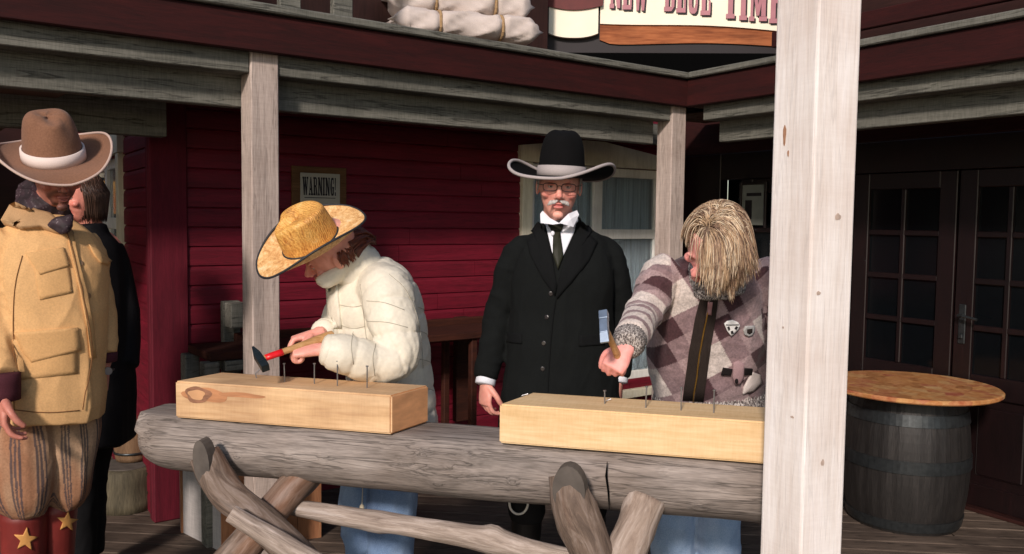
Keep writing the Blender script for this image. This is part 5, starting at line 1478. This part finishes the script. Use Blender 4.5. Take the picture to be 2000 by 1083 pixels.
hat(th,X(607,471,-.140),HB,(.082,.098,.116),(.155,.202),m_straw,m_pipeb,m_pipeb,band_h=.006,lift=lf,dent=.022,pinch=.022,pipe=.004,prof=[(0,1.02),(.3,1.0),(.6,.97),(.85,.93),(.95,.88),(1.0,.78)],mbrim=mt2)
# hammer: red collar, wooden handle, dark steel head
def hammer(label,a,b,hv,L=.11,red=True,grp=None,headm=None):
    hm=thing('hammer',label,'hammer',(a+b)/2,grp)
    d=(b-a).normalized(); hv=V(hv); hv=(hv-d*hv.dot(d)).normalized(); Ln=(b-a).length
    m_hd=M_wood('ash_hammer_handle',lin(150,104,60),lin(200,152,98),lin(226,184,132),'x',k=1.5,bump=.1,rough=.4)
    wv_=d.cross(hv)
    secs=[(a+d*t*Ln,rx,ry,hv) for t,rx,ry in ((0,.017,.012),(.1,.018,.013),(.45,.014,.010),(.75,.0115,.009),(.93,.011,.0085),(1.0,.010,.008))]
    v,f=loft(secs,16,5,.4); h=wobj('handle',v,f,m_hd,hm,smooth=True)
    if red:
        v,f=loft([(a+d*(Ln*.70),.0130,.0102,hv),(a+d*(Ln*.93),.0120,.0094,hv)],16,3,.1); wobj('red_sleeve',v,f,M_plain('red_plastic_sleeve',lin(214,28,34),rough=.35,var=.08,bump=0),hm,smooth=True)
    M=Matrix((hv,wv_,d)).transposed()
    bm=bmesh.new(); g=[]
    g.append(boxgeo(-.030,.018,-.012,.012,-.012,.012,.003,2))
    g.append(boxgeo(.018,L*.45,-.013,.013,-.0125,.0125,.003,2))
    # wedge-shaped pein
    vs=[(-.030,-.011,-.011),(-.030,.011,-.011),(-.030,.011,.011),(-.030,-.011,.011),(-L*.55,-.0125,-.003),(-L*.55,.0125,-.003),(-L*.55,.0125,.003),(-L*.55,-.0125,.003)]
    g.append((vs,[(0,1,2,3),(4,7,6,5),(0,4,5,1),(1,5,6,2),(2,6,7,3),(3,7,4,0)]))
    T=Matrix.Translation(b)@M.to_4x4(); v,f=xf(join(*g),T)
    wobj('head',v,f,headm or M_plain('forged_dark_steel',lin(44,54,58),rough=.35,metal=.6,var=.3,scale=30,spec=.6),hm)
    return hm
hammer('hammer with red collar held by the woman in the straw hat',ham_a,ham_b,(.5,-.75,-.42),.115)
# ================================================================== blond woman in the checked jacket
D=2.98
X=lambda px,py,d=0: at(px,py,D+d)
th=thing('person','blond woman in mauve and cream checked zip jacket swinging a hammer','person',atz(1385,D+.15,0))
hB=basis((-.56,-.40,-.70),(.0,-.78,.62)); hc=X(1392,478,-.20)
J=dict(neck=X(1398,520,-.02),sl=X(1318,540,.03),sr=X(1478,542,.03),el=X(1262,610,-.11),er=X(1535,650,.0),wl=X(1228,672,-.34),wr=X(1545,740,-.1),
       hl=atz(1330,D+.17,.88),hr=atz(1430,D+.17,.88),kl=atz(1312,D+.10,.48),kr=atz(1402,D+.10,.48),al=atz(1318,D+.16,.09),ar=atz(1412,D+.16,.09))
ha=X(1214,712,-.33); hb=X(1180,636,-.49)
hands=[((J['wl']+V((-.006,-.01,-.008)),(-.55,-.35,-.72),(.25,.75,-.35),(-.72,.1,.62)),dict(curl=(1.2,1.35,.9),s=.95,tcurl=.7)),
       ((J['wr'],(-.2,-.2,-1),(-1,0,0),(0,-1,0)),dict(curl=(.5,.6,.4),s=.92))]
body(th,J,hc,hB,.98,hands,skin=lin(238,168,158),cheek=lin(234,138,138),vox=.0038)
sx=V((1,.02,0))
def S3(px,py,h,dz,ry): return (X(px,py,dz),h/(F/(D+dz)),ry,sx)
jk=[loft([S3(1386,772,104,.15,.135),S3(1384,740,112,.14,.145),S3(1384,690,116,.11,.145),S3(1386,630,116,.07,.14),S3(1390,580,114,.04,.135),S3(1394,545,108,.01,.12),S3(1398,520,88,.0,.10),S3(1400,502,50,.0,.08)],36,6,.2,.93)]
armL=[X(1312,528,.0),X(1290,545,-.02),X(1272,585,-.07),X(1258,612,-.12),X(1244,636,-.22),X(1232,658,-.30)]
armR=[X(1475,530,.0),X(1495,550,.0),X(1520,600,.0),X(1537,650,-.02),X(1543,700,-.08),X(1545,728,-.1)]
jk.append(limb(armL,[.075,.074,.066,.064,.058,.050],20,5,.2)); jk.append(limb(armR,[.075,.072,.064,.062,.055,.048],20,5,.2))
co,F_=voxel(jk,.0038,5); N_=normals(co,F_)
dA,sA=polyparam(co,armL); dB,sB=polyparam(co,armR); isA=dA<.082; isB=dB<.082
fd=ridged(rotf(co,(.25,0,1)),(7,7,4),2)*.014+ridged(rotf(co,(.8,0,.6)),(12,12,5),6)*.005
fd=np.where(isA|isB,ridged(rotf(co,(.5,.2,.8)),(9,9,17),9)*.012,fd)
# fold lines across the belly
fd+= .008*np.exp(-((co[:,2]-(at(1400,700,D).z))/.10)**2)*ridged(rotf(co,(.9,0,-.2)),(16,16,3),12)
co+=N_*(fd-.008)[:,None]
CR=np.array(lin(226,214,206)[:3]); MD=np.array(lin(152,128,130)[:3]); M2=np.array(lin(178,154,154)[:3]); DK=np.array(lin(84,58,62)[:3])
def plaid(P2,s=.150,a=math.radians(32),ph=(0,0),wob=None):
    u=P2[:,0]*math.cos(a)+P2[:,1]*math.sin(a); w=-P2[:,0]*math.sin(a)*1.0+P2[:,1]*math.cos(a)
    if wob is not None: u=u+wob*.02; w=w+wob*.02
    fu=((u/s+ph[0])%1.5); fw=((w/(s*1.1)+ph[1])%1.5)
    iu=(fu>.62).astype(int)+(fu>1.10).astype(int); iw=(fw>.62).astype(int)+(fw>1.06).astype(int)
    T=[[CR,M2,MD],[MD,DK,M2],[M2,MD,DK]]
    c=np.zeros((len(P2),3))
    for i in range(3):
        for j in range(3): c[(iu==i)&(iw==j)]=T[i][j]
    return c
P2=np.stack([co[:,0],co[:,2]],1); k0=hit(bvh_of(co,F_),1330,575)[0]
o=np.array([k0.x,k0.z]); 
cols=plaid(P2-o,ph=(.33,.3),wob=vnoise(co,(5,5,5),3))
arm_=isA&(co[:,0]<X(1302,600).x)
cols[arm_]=plaid(np.stack([sA[arm_]*1.0,(co[arm_,1]+co[arm_,2]*.3)],1),s=.10,a=math.radians(10),ph=(.1,.2))
cols[isB]=plaid(np.stack([sB[isB],co[isB,1]],1),s=.11,a=math.radians(12))
end=isA&(sA>.27); cols[end]=np.where(((sA[end]%.05)<.03)[:,None],CR,MD)
m_plaid=M_cloth('checked_wool_pile',None,rough=.95,weave=420,var=.22,bump=.5,sheen=.2,coarse=30)
bj=bvh_of(co,F_); build('jacket',co,F_,m_plaid,th,cols)
# ribbed grey knit: hem, cuff, collar
mr,nt,b=newmat('speckled_grey_knit'); N=NT(nt); v,_=coords(N,(1,1,.5),False)
n1=N.n('ShaderNodeTexNoise',i_Scale=240.,i_Detail=2.); N.l(v,n1.inputs['Vector'])
cc=ramp(N,n1.outputs[0],[(.38,lin(70,64,62)),(.5,lin(132,124,120)),(.62,lin(196,190,184))]); N.l(cc,b.inputs['Base Color']); b.inputs['Roughness'].default_value=.95
bp=N.n('ShaderNodeBump',i_Strength=.8,i_Distance=.004); N.l(n1.outputs[0],bp.inputs['Height']); N.l(bp.outputs[0],b.inputs['Normal']); m_knit=mr
def ribs(g,ax,c,amp=.003,cnt=60):
    co,F_=voxel(g,.005,2); N_=normals(co,F_); ax=V(ax).normalized(); s_=ax.orthogonal().normalized(); t_=ax.cross(s_)
    d=co-np.array(c); an=np.arctan2(d@np.array(t_),d@np.array(s_)); co+=N_*(amp*np.sin(an*cnt))[:,None]; return co,F_
c=X(1386,785,.15)
co2,F2=ribs([loft([S3(1386,762,107,.15,.140),S3(1386,785,112,.15,.146),S3(1386,815,108,.15,.140)],40,4,.1)],(0,0,1),c,.003,70); build('hem_band',co2,F2,m_knit,th)
w=X(1230,664,-.31); d=(X(1226,674,-.35)-w).normalized()
co2,F2=ribs([limb([w-d*.012,w+d*.025,w+d*.050],[.052,.051,.044],22,4,.2)],d,w,.002,34); build('cuff',co2,F2,m_knit,th)
w=V(J['wr']); co2,F2=ribs([limb([w+V((0,0,.05)),w],[.05,.045],20,4,.2)],(0,0,1),w,.002,34); build('cuff',co2,F2,m_knit,th)
cc=[loft([(X(1398,560,-.05),.105,.085,sx),(X(1398,535,-.07),.094,.080,sx),(X(1398,515,-.08),.086,.076,sx)],30,5,.2)]
co2,F2=voxel(cc,.006,3); n2=normals(co2,F2); co2+=n2*(.007*ridged(co2,(22,22,22)))[:,None]; build('knit_collar',co2,F2,m_knit,th); bk=bvh_of(co2,F2)
# zip placket: two dark bands with a brass zip between
m_plk=M_cloth('dark_brown_suede_band',lin(54,46,42),rough=.9,var=.2); m_zip=M_plain('brass_zip',lin(170,130,60),rough=.35,metal=.7,var=.3,scale=200)
drape('placket',[(1372,566),(1386,566),(1378,620),(1366,690),(1353,782),(1333,782),(1345,690),(1358,620)],bj,.006,m_plk,th,5,10)
drape('placket',[(1390,566),(1404,568),(1398,620),(1386,690),(1374,784),(1356,783),(1369,690),(1381,620)],bj,.007,m_plk,th,5,10)
seam('zip',[(1388,600),(1380,620),(1367,690),(1354,782)],bj,.0026,m_zip,th,.009)
drape('zip_pull',[(1382,590),(1391,590),(1389,614),(1383,614)],bj,.014,M_plain('pink_pull_tab',lin(160,120,120),rough=.7),th,3,3)
# badges, tabs
m_bw=M_plain('white_badge',lin(226,226,224),rough=.5,var=.05,bump=.1); m_bg=M_plain('grey_badge',lin(164,164,162),rough=.5,var=.1)
def badge(poly,inner,nm,m1,m2):
    a=drape(nm,poly,bj,.010,m1,th,4,4)
    for pl in inner: drape('badge_motif',pl,bj,.013,m2,a,2,3)
badge([(1414,632),(1420,627),(1430,625),(1440,629),(1444,636),(1440,643),(1427,656),(1419,645)],[[(1419,638),(1423,636),(1425,642),(1422,645)],[(1436,636),(1440,638),(1436,643),(1433,641)],[(1426,646),(1430,645),(1431,649),(1427,651)],[(1417,633),(1441,633),(1441,634.2),(1417,634.2)]],'white_badge',m_bw,m_ink)
badge([(1455,637),(1472,636),(1472,645),(1468,654),(1461,657),(1453,653),(1451,645)],[[(1457,642),(1467,641),(1467,648),(1462,652),(1457,649)]],'grey_badge',m_bg,m_plk)
m_tab=M_cloth('black_tab',lin(34,30,30),var=.2)
for pl in ([(1412,718),(1430,721),(1427,733),(1408,731)],[(1452,719),(1468,720),(1466,731),(1450,732)]): drape('tab',pl,bj,.010,m_tab,th,3,3)
m_tog=M_cloth('pink_grey_flap',lin(176,146,148),var=.15)
drape('pocket_flap',[(1432,708),(1442,704),(1452,710),(1450,738),(1444,750),(1434,750),(1430,736)],bj,.012,m_tog,th,4,3,bulge=.003)
v,f=ell(hit(bj,1436,743)[0]+V((0,-.018,0)),(.006,.005,.009)); wobj('toggle',v,f,m_tab,th,smooth=True)
drape('cream_panel',[(1468,726),(1484,732),(1486,748),(1470,764),(1450,770),(1452,756)],bj,.006,M_cloth('cream_fleece_panel',lin(222,212,206),var=.1),th,4,4,bulge=.006)
J2=J
_,cj,fj=jeans(J,th,(.095,.080,.078,.082),M_denim('faded_pale_denim',lin(96,124,160),lin(142,170,202),lin(190,208,228)))
shoes(J,th,(0,-1,0),m_shoe)
# hair: locks combed from a parting, falling with gravity over the skull
rnd=random.Random(12); paths=[];cols=[];rads=[]
er=np.array((.088,.102,.096)); Bn=np.array(hB); hcn=np.array(hc+hB@V((0,-.012,.032)))
part=hB@V((.22,.42,.88)); part.normalize()      # parting spot (direction from skull centre)
down=np.array((0,0,-1.0)); nose=np.array(hc+hB@V((.0,.10,-.02)))
cheekc=np.array(hc+hB@V((.035,.085,-.03)))
tries=0
while len(paths)<6500 and tries<34000:
    tries+=1
    u=V((rnd.gauss(0,1),rnd.gauss(0,1),rnd.gauss(0,1))).normalized()
    if u.z<-.30 or (u.y>.72 and u.z<.25): continue
    r_off=1.03+rnd.random()*.16
    p=hcn+Bn@(np.array(u)*er*(1.0+.3*(r_off-1)))
    dirp=np.array(hB@u); pt=np.array(part); v=-(pt-dirp*np.dot(dirp,pt)); nv=np.linalg.norm(v); v=v/max(nv,.15)
    L=rnd.uniform(.075,.130)*(1.0 if u.z<.55 else 1.18); steps=11; path=[V(p)]; ok=True
    clump=np.array([float(vnoise(np.array([list(u*3.2)]),(1,1,1),40*k_)[0])-.5 for k_ in range(3)])
    jit=np.array([rnd.gauss(0,.035) for _ in range(3)])+clump*.55
    for s_ in range(steps):
        v=v*.72+down*.28+jit*.35; v=v/np.linalg.norm(v); p=p+v*(L/steps)
        q=(p-hcn)@Bn/er; rr=np.linalg.norm(q); lim=r_off+.02
        if rr<lim: p=hcn+Bn@(q/rr*lim*er)
        # keep clear of the neck side
        path.append(V(p))
        lcx=(p-np.array(hc))@Bn
        if lcx[1]>.035 and lcx[0]>-.020 and lcx[2]<.055 and lcx[0]<.085 and rnd.random()<.97: ok=False
    if not ok: continue
    paths.append(path); t=min(.99,max(0,.15*rnd.random()+1.5*(float(vnoise(np.array([list(u*13)]),(1,1,1),7)[0])-.22))); kk=rnd.uniform(.75,1.15)
    base_=np.array((.62,.43,.26)) if t<.34 else (np.array((.90,.74,.53)) if t<.56 else (np.array((.20,.12,.08)) if t<.74 else np.array((.44,.29,.19))))
    cols.append(tuple(base_*kk)); rads.append(rnd.uniform(.0008,.0015))
locks('hair',paths,m_hair,th,cols,rads,5)
g=[ell(V(hcn),(.078,.097,.090),hB)]
co2,F2=voxel(g,.006,1); lc=(co2-np.array(hc))@Bn; keep=~((lc[:,1]>.05)&(lc[:,2]<.06))
F2=[q for q in F2 if all(keep[i] for i in q)]; build('scalp_hair',co2,F2,m_hair,th,np.tile(np.array((.30,.21,.14)),(len(co2),1)))
hammer('hammer with wooden handle raised by the blond woman',ha,hb,(0,.6,.8),.105,red=False,headm=M_plain('polished_steel_head',lin(150,166,184),rough=.3,metal=.7,var=.2,scale=30))
# ================================================================== man in the tan jacket
D=3.0
X=lambda px,py,d=0: at(px,py,D+d)
th=thing('person','man in brown cowboy hat and tan canvas jacket over striped trousers, at the far left','person',atz(90,D+.05,0))
hB=basis((.62,-.66,-.36),(.16,-.30,.94)); hc=X(108,334,-.02)
lat=V((.90,.43,0)); sx=lat
J=dict(neck=X(88,430,.06),sl=X(8,480,-.06),sr=X(164,486,.10),el=X(-16,620,-.10),er=X(194,600,.15),wl=X(8,768,-.24),wr=X(203,712,.10),
       hl=atz(60,D+.0,.92),hr=atz(130,D+.08,.92),kl=atz(42,D-.02,.50),kr=atz(110,D+.08,.50),al=atz(42,D+.02,.09),ar=atz(106,D+.12,.09),toe=V((.10,-.12,-.055)))
hands=[((J['wl']+V((0,0,-.01)),(.06,-.08,-1),(.8,.45,0),(.35,-.9,0)),dict(curl=(.45,.55,.4),s=1.05)),((J['wr']+V((0,0,-.01)),(-.02,-.05,-1),(-.8,-.2,0),(-.3,-.9,0)),dict(curl=(.55,.7,.4),s=1.0))]
body(th,J,hc,hB,1.0,hands,skin=lin(196,130,112),cheek=lin(190,112,100),beard=lin(84,52,46),lipc=lin(168,96,90),vox=.0038)
m_tan=M_cloth('tan_canvas',lin(220,176,122),rough=.9,weave=500,var=.10,bump=.35,coarse=5)
def S4(px,py,h,ry,dz=0): return (X(px,py,dz),h/(F/(D+dz)),ry,lat)
jk=[loft([S4(92,808,106,.165),S4(96,760,106,.16),S4(97,700,102,.15),S4(97,620,103,.145),S4(95,550,103,.14),S4(91,500,102,.13,.01),S4(90,470,92,.11,.02),S4(90,448,72,.09,.03),S4(90,432,46,.07,.04)],40,6,.08,.95)]
armL=[X(22,478,-.04),X(2,494,-.06),X(-12,560,-.09),X(-14,625,-.11),X(-8,690,-.17),X(4,738,-.22)]
armR=[X(158,480,.08),X(170,496,.10),X(184,550,.14),X(194,605,.15),X(199,650,.13),X(202,690,.11)]
jk.append(limb(armL,[.078,.082,.078,.072,.066,.060],20,5,.2)); jk.append(limb(armR,[.066,.066,.060,.056,.052,.048],20,5,.2))
co,F_=voxel(jk,.0055,4); N_=normals(co,F_)
dA,sA=polyparam(co,armL); dB,sB=polyparam(co,armR); arm=(dA<.09)|(dB<.075)
fd=ridged(rotf(co,(.35,0,1)),(6,6,2.2),2)*.018+ridged(rotf(co,(-.5,0,.8)),(9,9,3),6)*.010
fd=np.where(arm,ridged(rotf(co,(.3,.2,1)),(7,7,12),9)*.016,fd)
co+=N_*(fd-.012)[:,None]
bj=bvh_of(co,F_); build('jacket',co,F_,m_tan,th)
m_tan2=M_cloth('tan_canvas_pieces',lin(214,170,116),rough=.9,weave=500,var=.10,bump=.35,coarse=6)
m_thread=M_plain('brown_seam_thread',lin(120,82,48),rough=.9,var=.2)
drape('collar',[(30,402),(36,404),(60,416),(98,424),(118,440),(130,458),(112,458),(80,448),(40,450),(8,440)],bj,.030,M_cloth('shaded_tan_collar',lin(188,152,112),var=.12),th,5,5,bulge=.004)  # jacket tan made darker: the hat brim's shade is put into the collar colour
drape('pocket',[(66,512),(132,503),(142,572),(78,586)],bj,.0035,m_tan2,th,5,6,bulge=.002)
drape('pocket_flap',[(50,496),(124,484),(136,520),(78,537)],bj,.008,m_tan2,th,5,6,bulge=.002)
drape('pocket_flap',[(172,478),(188,486),(216,510),(210,518),(196,514),(184,500)],bj,.007,m_tan2,th,4,5,bulge=.002)
drape('pocket',[(24,664),(150,655),(152,730),(40,742)],bj,.004,m_tan2,th,5,8,bulge=.003)
drape('pocket_flap',[(28,650),(152,640),(158,684),(62,708),(46,690)],bj,.009,m_tan2,th,5,6,bulge=.002)
drape('placket',[(130,452),(140,450),(152,500),(170,570),(182,640),(186,700),(176,700),(170,640),(156,570),(140,500)],bj,.008,m_tan2,th,4,8)
seam('seam',[(130,455),(143,500),(158,570),(172,640),(176,700),(160,800)],bj,.0018,m_thread,th,.008)
seam('seam',[(44,500),(30,560),(26,650),(28,810)],bj,.0014,m_thread,th,.002)
seam('seam',[(20,800),(90,806),(155,802)],bj,.0016,m_thread,th,.002)
m_brb=M_plain('bronze_button',lin(150,120,90),rough=.3,metal=.5,var=.2)
for a,b in ((138,455),(157,515),(172,578),(176,650)): button(a,b,bj,.010,m_brb,th)
# plum shirt cuffs and a wrist watch
m_plum=M_cloth('plum_shirt_cuff',lin(84,44,52),var=.2)
w=X(6,748,-.225); v,f=limb([w+V((0,0,.03)),w+V((0,0,-.055))],[.052,.050],20,3,.1); wobj('cuff',v,f,m_plum,th,smooth=True)
w=X(203,694,.11); v,f=limb([w+V((0,0,.01)),w+V((0,0,-.022))],[.046,.044],20,3,.1); wobj('cuff',v,f,m_plum,th,smooth=True)
w=X(204,722,.10); n=24; v,f=ring_tube([w+V((.030*math.cos(2*math.pi*i/n),.028*math.sin(2*math.pi*i/n),0)) for i in range(n+2)],.0045,8,False); wt=wobj('watch',v,f,m_iron,th,smooth=True)
v,f=ring_tube([w+V((.022,-.026,0)),w+V((.030,-.034,.0))],.014,18); wobj('watch_case',v,f,m_steel,wt)
# bandana
mb_,nt,b=newmat('dark_patterned_bandana'); N=NT(nt); v,_=coords(N,(1,1,1),False); vo=N.n('ShaderNodeTexVoronoi',i_Scale=95.); N.l(v,vo.inputs['Vector']); n1=N.n('ShaderNodeTexNoise',i_Scale=26.,i_Detail=5.); N.l(v,n1.inputs['Vector'])
cc=ramp(N,vo.outputs['Distance'],[(.16,lin(112,100,104)),(.30,lin(52,34,42))]); cc=mixc(N,ramp(N,n1.outputs[0],[(.42,(0,0,0,1)),(.56,(1,1,1,1))]),cc,lin(34,22,28)); N.l(cc,b.inputs['Base Color']); b.inputs['Roughness'].default_value=.7
g=[loft([(X(66,362,.11),.044,.040,sx),(X(72,386,.085),.064,.060,sx),(X(84,412,.05),.082,.084,sx),(X(94,434,.02),.078,.082,sx)],30,5,.3)]
g.append(loft([(X(118,432,-.09),.040,.020,V((1,.3,.3))),(X(126,452,-.10),.018,.012,V((1,.3,.3)))],16,4,.4))
co2,F2=voxel(g,.0055,3); n2=normals(co2,F2); co2+=n2*(.014*ridged(rotf(co2,(.75,-.3,-.6)),(30,30,7),3)-.006)[:,None]; build('bandana',co2,F2,mb_,th)
# striped balloon trousers
Jt=J
g=[]
pl=[X(48,800,.02),X(46,850,-.02),X(46,905,-.03),X(48,960,-.03),X(50,992,-.02)]; pr=[X(135,800,.08),X(140,850,.06),X(138,900,.06),X(134,950,.06),X(128,978,.07)]
g.append(limb(pl,[.112,.110,.110,.102,.078],26,5,.4)); g.append(limb(pr,[.098,.090,.086,.080,.064],26,5,.4))
co2,F2=voxel(g,.0036,4); n2=normals(co2,F2)
dA,sA=polyparam(co2,pl); dB,sB=polyparam(co2,pr); left=dA<dB
co2+=n2*(ridged(rotf(co2,(.1,0,1)),(11,11,3),4)*.020-.012)[:,None]
cen=np.where(left,pl[2].x,pr[2].x); cey=np.where(left,pl[2].y,pr[2].y)
an=np.arctan2(co2[:,0]-cen+.02*(co2[:,2]-.6),-(co2[:,1]-cey)); per=an/(2*math.pi)*9+.10*vnoise(co2,(5,5,5)); fr_=per%1.0
base_=np.array(lin(190,158,128)[:3]); navy=np.array(lin(58,62,74)[:3]); rust=np.array(lin(150,96,66)[:3])
cols=np.tile(base_,(len(co2),1)); st_=((fr_>.30)&(fr_<.40))|((fr_>.47)&(fr_<.57))|((fr_>.64)&(fr_<.74)); 
rs=np.clip((fbm(co2,(9,9,5),3,2)-.5)*4,0,1)[:,None]*.7; cols=cols*(1-rs)+rust*rs
cols[st_]=cols[st_]*.25+navy*.75
build('trousers',co2,F2,M_cloth('striped_ticking',None,rough=.9,weave=400,var=.15,bump=.4,coarse=12),th,cols)
# red boots with stars
m_rboot=M_plain('oxblood_leather',lin(112,40,36),rough=.45,var=.3,scale=9,bump=.3); m_star=M_plain('tan_leather_star',lin(206,150,84),rough=.6,var=.15)
bts=[]
for k_,(kk,aa,r1,r2) in enumerate(((atz(48,D-.0,.50),atz(46,D+.02,.10),.078,.060),(atz(114,D+.08,.50),atz(108,D+.12,.10),.064,.055))):
    g=[limb([kk,kk.lerp(aa,.4),aa+V((0,0,.03))],[r1,r1*.92,r2],22),loft([(aa+V((-.03,.04,-.04)),.036,.045,lat),(aa+V((.02,-.03,-.04)),.042,.048,lat),(aa+V((.09,-.11,-.065)),.045,.03,lat),(aa+V((.13,-.15,-.072)),.03,.02,lat)],16,4)]
    c3,F3=voxel(g,.006,3); c3[:,2]=np.maximum(c3[:,2],.004); b_=build('boot',c3,F3,m_rboot,th); bb=bvh_of(c3,F3)
    cx,cy,R_=((50,1054,24),(131,1019,21))[k_]
    st=[(cx+(R_ if i%2==0 else R_*.42)*math.sin(math.pi*i/5+.1),cy-(R_ if i%2==0 else R_*.42)*math.cos(math.pi*i/5+.1)) for i in range(10)]
    drape('star',st,bb,.005,m_star,b_,4,3)
# hat
m_brfelt=M_cloth('brown_felt',lin(138,100,78),rough=.95,weave=500,var=.14,bump=.3,sheen=.1,coarse=6)
m_wband=M_cloth('cream_white_band',lin(228,212,204),rough=.7,var=.05,bump=.15)
m_edge=M_cloth('pale_brim_binding',lin(196,172,160),rough=.8,var=.08)
HB=basis((.60,-.70,-.34),(.02,-.34,.94))
def lf(a):
    s=abs(math.cos(a)); return .058*s**2.4-.020*(1-s)*max(0,math.sin(a))+.012*(1-s)*max(0,-math.sin(a))
hat(th,X(106,311,-.02),HB,(.094,.112,.172),(.205,.215),m_brfelt,m_wband,m_edge,band_h=.042,lift=lf,dent=.030,pinch=.022,pipe=.0045,prof=[(0,1.0),(.3,.95),(.6,.87),(.8,.78),(.92,.64),(1.0,.44)])
# ================================================================== woman half hidden behind him
D=3.62
X=lambda px,py,d=0: at(px,py,D+d)
th=thing('person','dark haired woman in long black coat, half hidden behind the man in tan','person',atz(190,D,0))
hB=basis((-.50,-.85,-.10),(.05,-.08,1)); hc=X(160,384,.0); sx=V((.85,-.5,0))
J=dict(neck=X(178,445,.05),sl=X(150,482,.0),sr=X(212,488,.05),el=X(140,610,.05),er=X(243,605,.06),wl=X(145,720,.0),wr=X(238,705,.0),
       hl=atz(165,D,.86),hr=atz(205,D+.05,.86),kl=atz(160,D-.02,.46),kr=atz(178,D+.04,.46),al=atz(160,D,.08),ar=atz(176,D+.06,.08))
body(th,J,hc,hB,.86,[((J['wr'],(-.8,.1,-.5),(-1,0,0),(0,-1,0)),dict(curl=(.5,.6,.4),s=.8))],skin=lin(226,150,132),cheek=lin(224,128,116),vox=.0045)
def S5(px,py,h,ry): return (X(px,py),h/(F/D),ry,V((1,-.1,0)))
jk=[loft([S5(204,862,56,.15),S5(202,790,58,.15),S5(198,700,56,.145),S5(192,610,54,.135),S5(186,530,54,.13),S5(184,490,48,.11),S5(180,462,30,.08),S5(178,440,24,.07)],30,6,.08)]
aR=[X(210,490,.05),X(224,520,.06),X(240,590,.06),X(246,660,.04),X(242,712,.0)]
jk.append(limb(aR,[.07,.068,.064,.060,.056],18,5,.3)); jk.append(limb([X(158,486,.0),X(146,560,.03),X(142,640,.03),X(146,710,.0)],[.07,.06,.055,.05],18,5,.3))
co,F_=voxel(jk,.008,4); N_=normals(co,F_); co+=N_*(ridged(co,(8,8,3),3)*.014-.008)[:,None]
m_bc=M_cloth('black_padded_coat',lin(22,21,24),rough=.7,var=.3,bump=.4,coarse=14); build('coat',co,F_,m_bc,th)
jeans(J,th,(.09,.068,.06,.055),M_cloth('black_trousers',lin(20,20,22),var=.2)); shoes(J,th,(0,-1,0),m_leath)
rnd=random.Random(2); paths=[];cols=[]
for i in range(1700):
    u=V((rnd.gauss(0,1),rnd.gauss(0,1)-.3,abs(rnd.gauss(0,1)))).normalized()
    if u.y>.55 and u.z<.6: continue
    p=hc+hB@V((u.x*.068,u.y*.087-.01,u.z*.080+.030)); q=hc+hB@V((u.x*.076,u.y*.088-.02-.0,-.02)); e=hc+hB@V((u.x*.072,u.y*.075-.02,-.08-rnd.random()*.03))
    if abs(u.x)<.3 and u.y>.3: q=p+hB@V((0,.01,-.03)); e=q+hB@V((.01,-.0,-.015))
    paths.append([p,p.lerp(q,.5)+hB@V((u.x*.012,u.y*.01,.004)),q,q.lerp(e,.5),e]); k=rnd.uniform(.6,1.3); cols.append((.085*k,.045*k,.03*k))
locks('hair',paths,m_hair,th,cols,.0026,4)
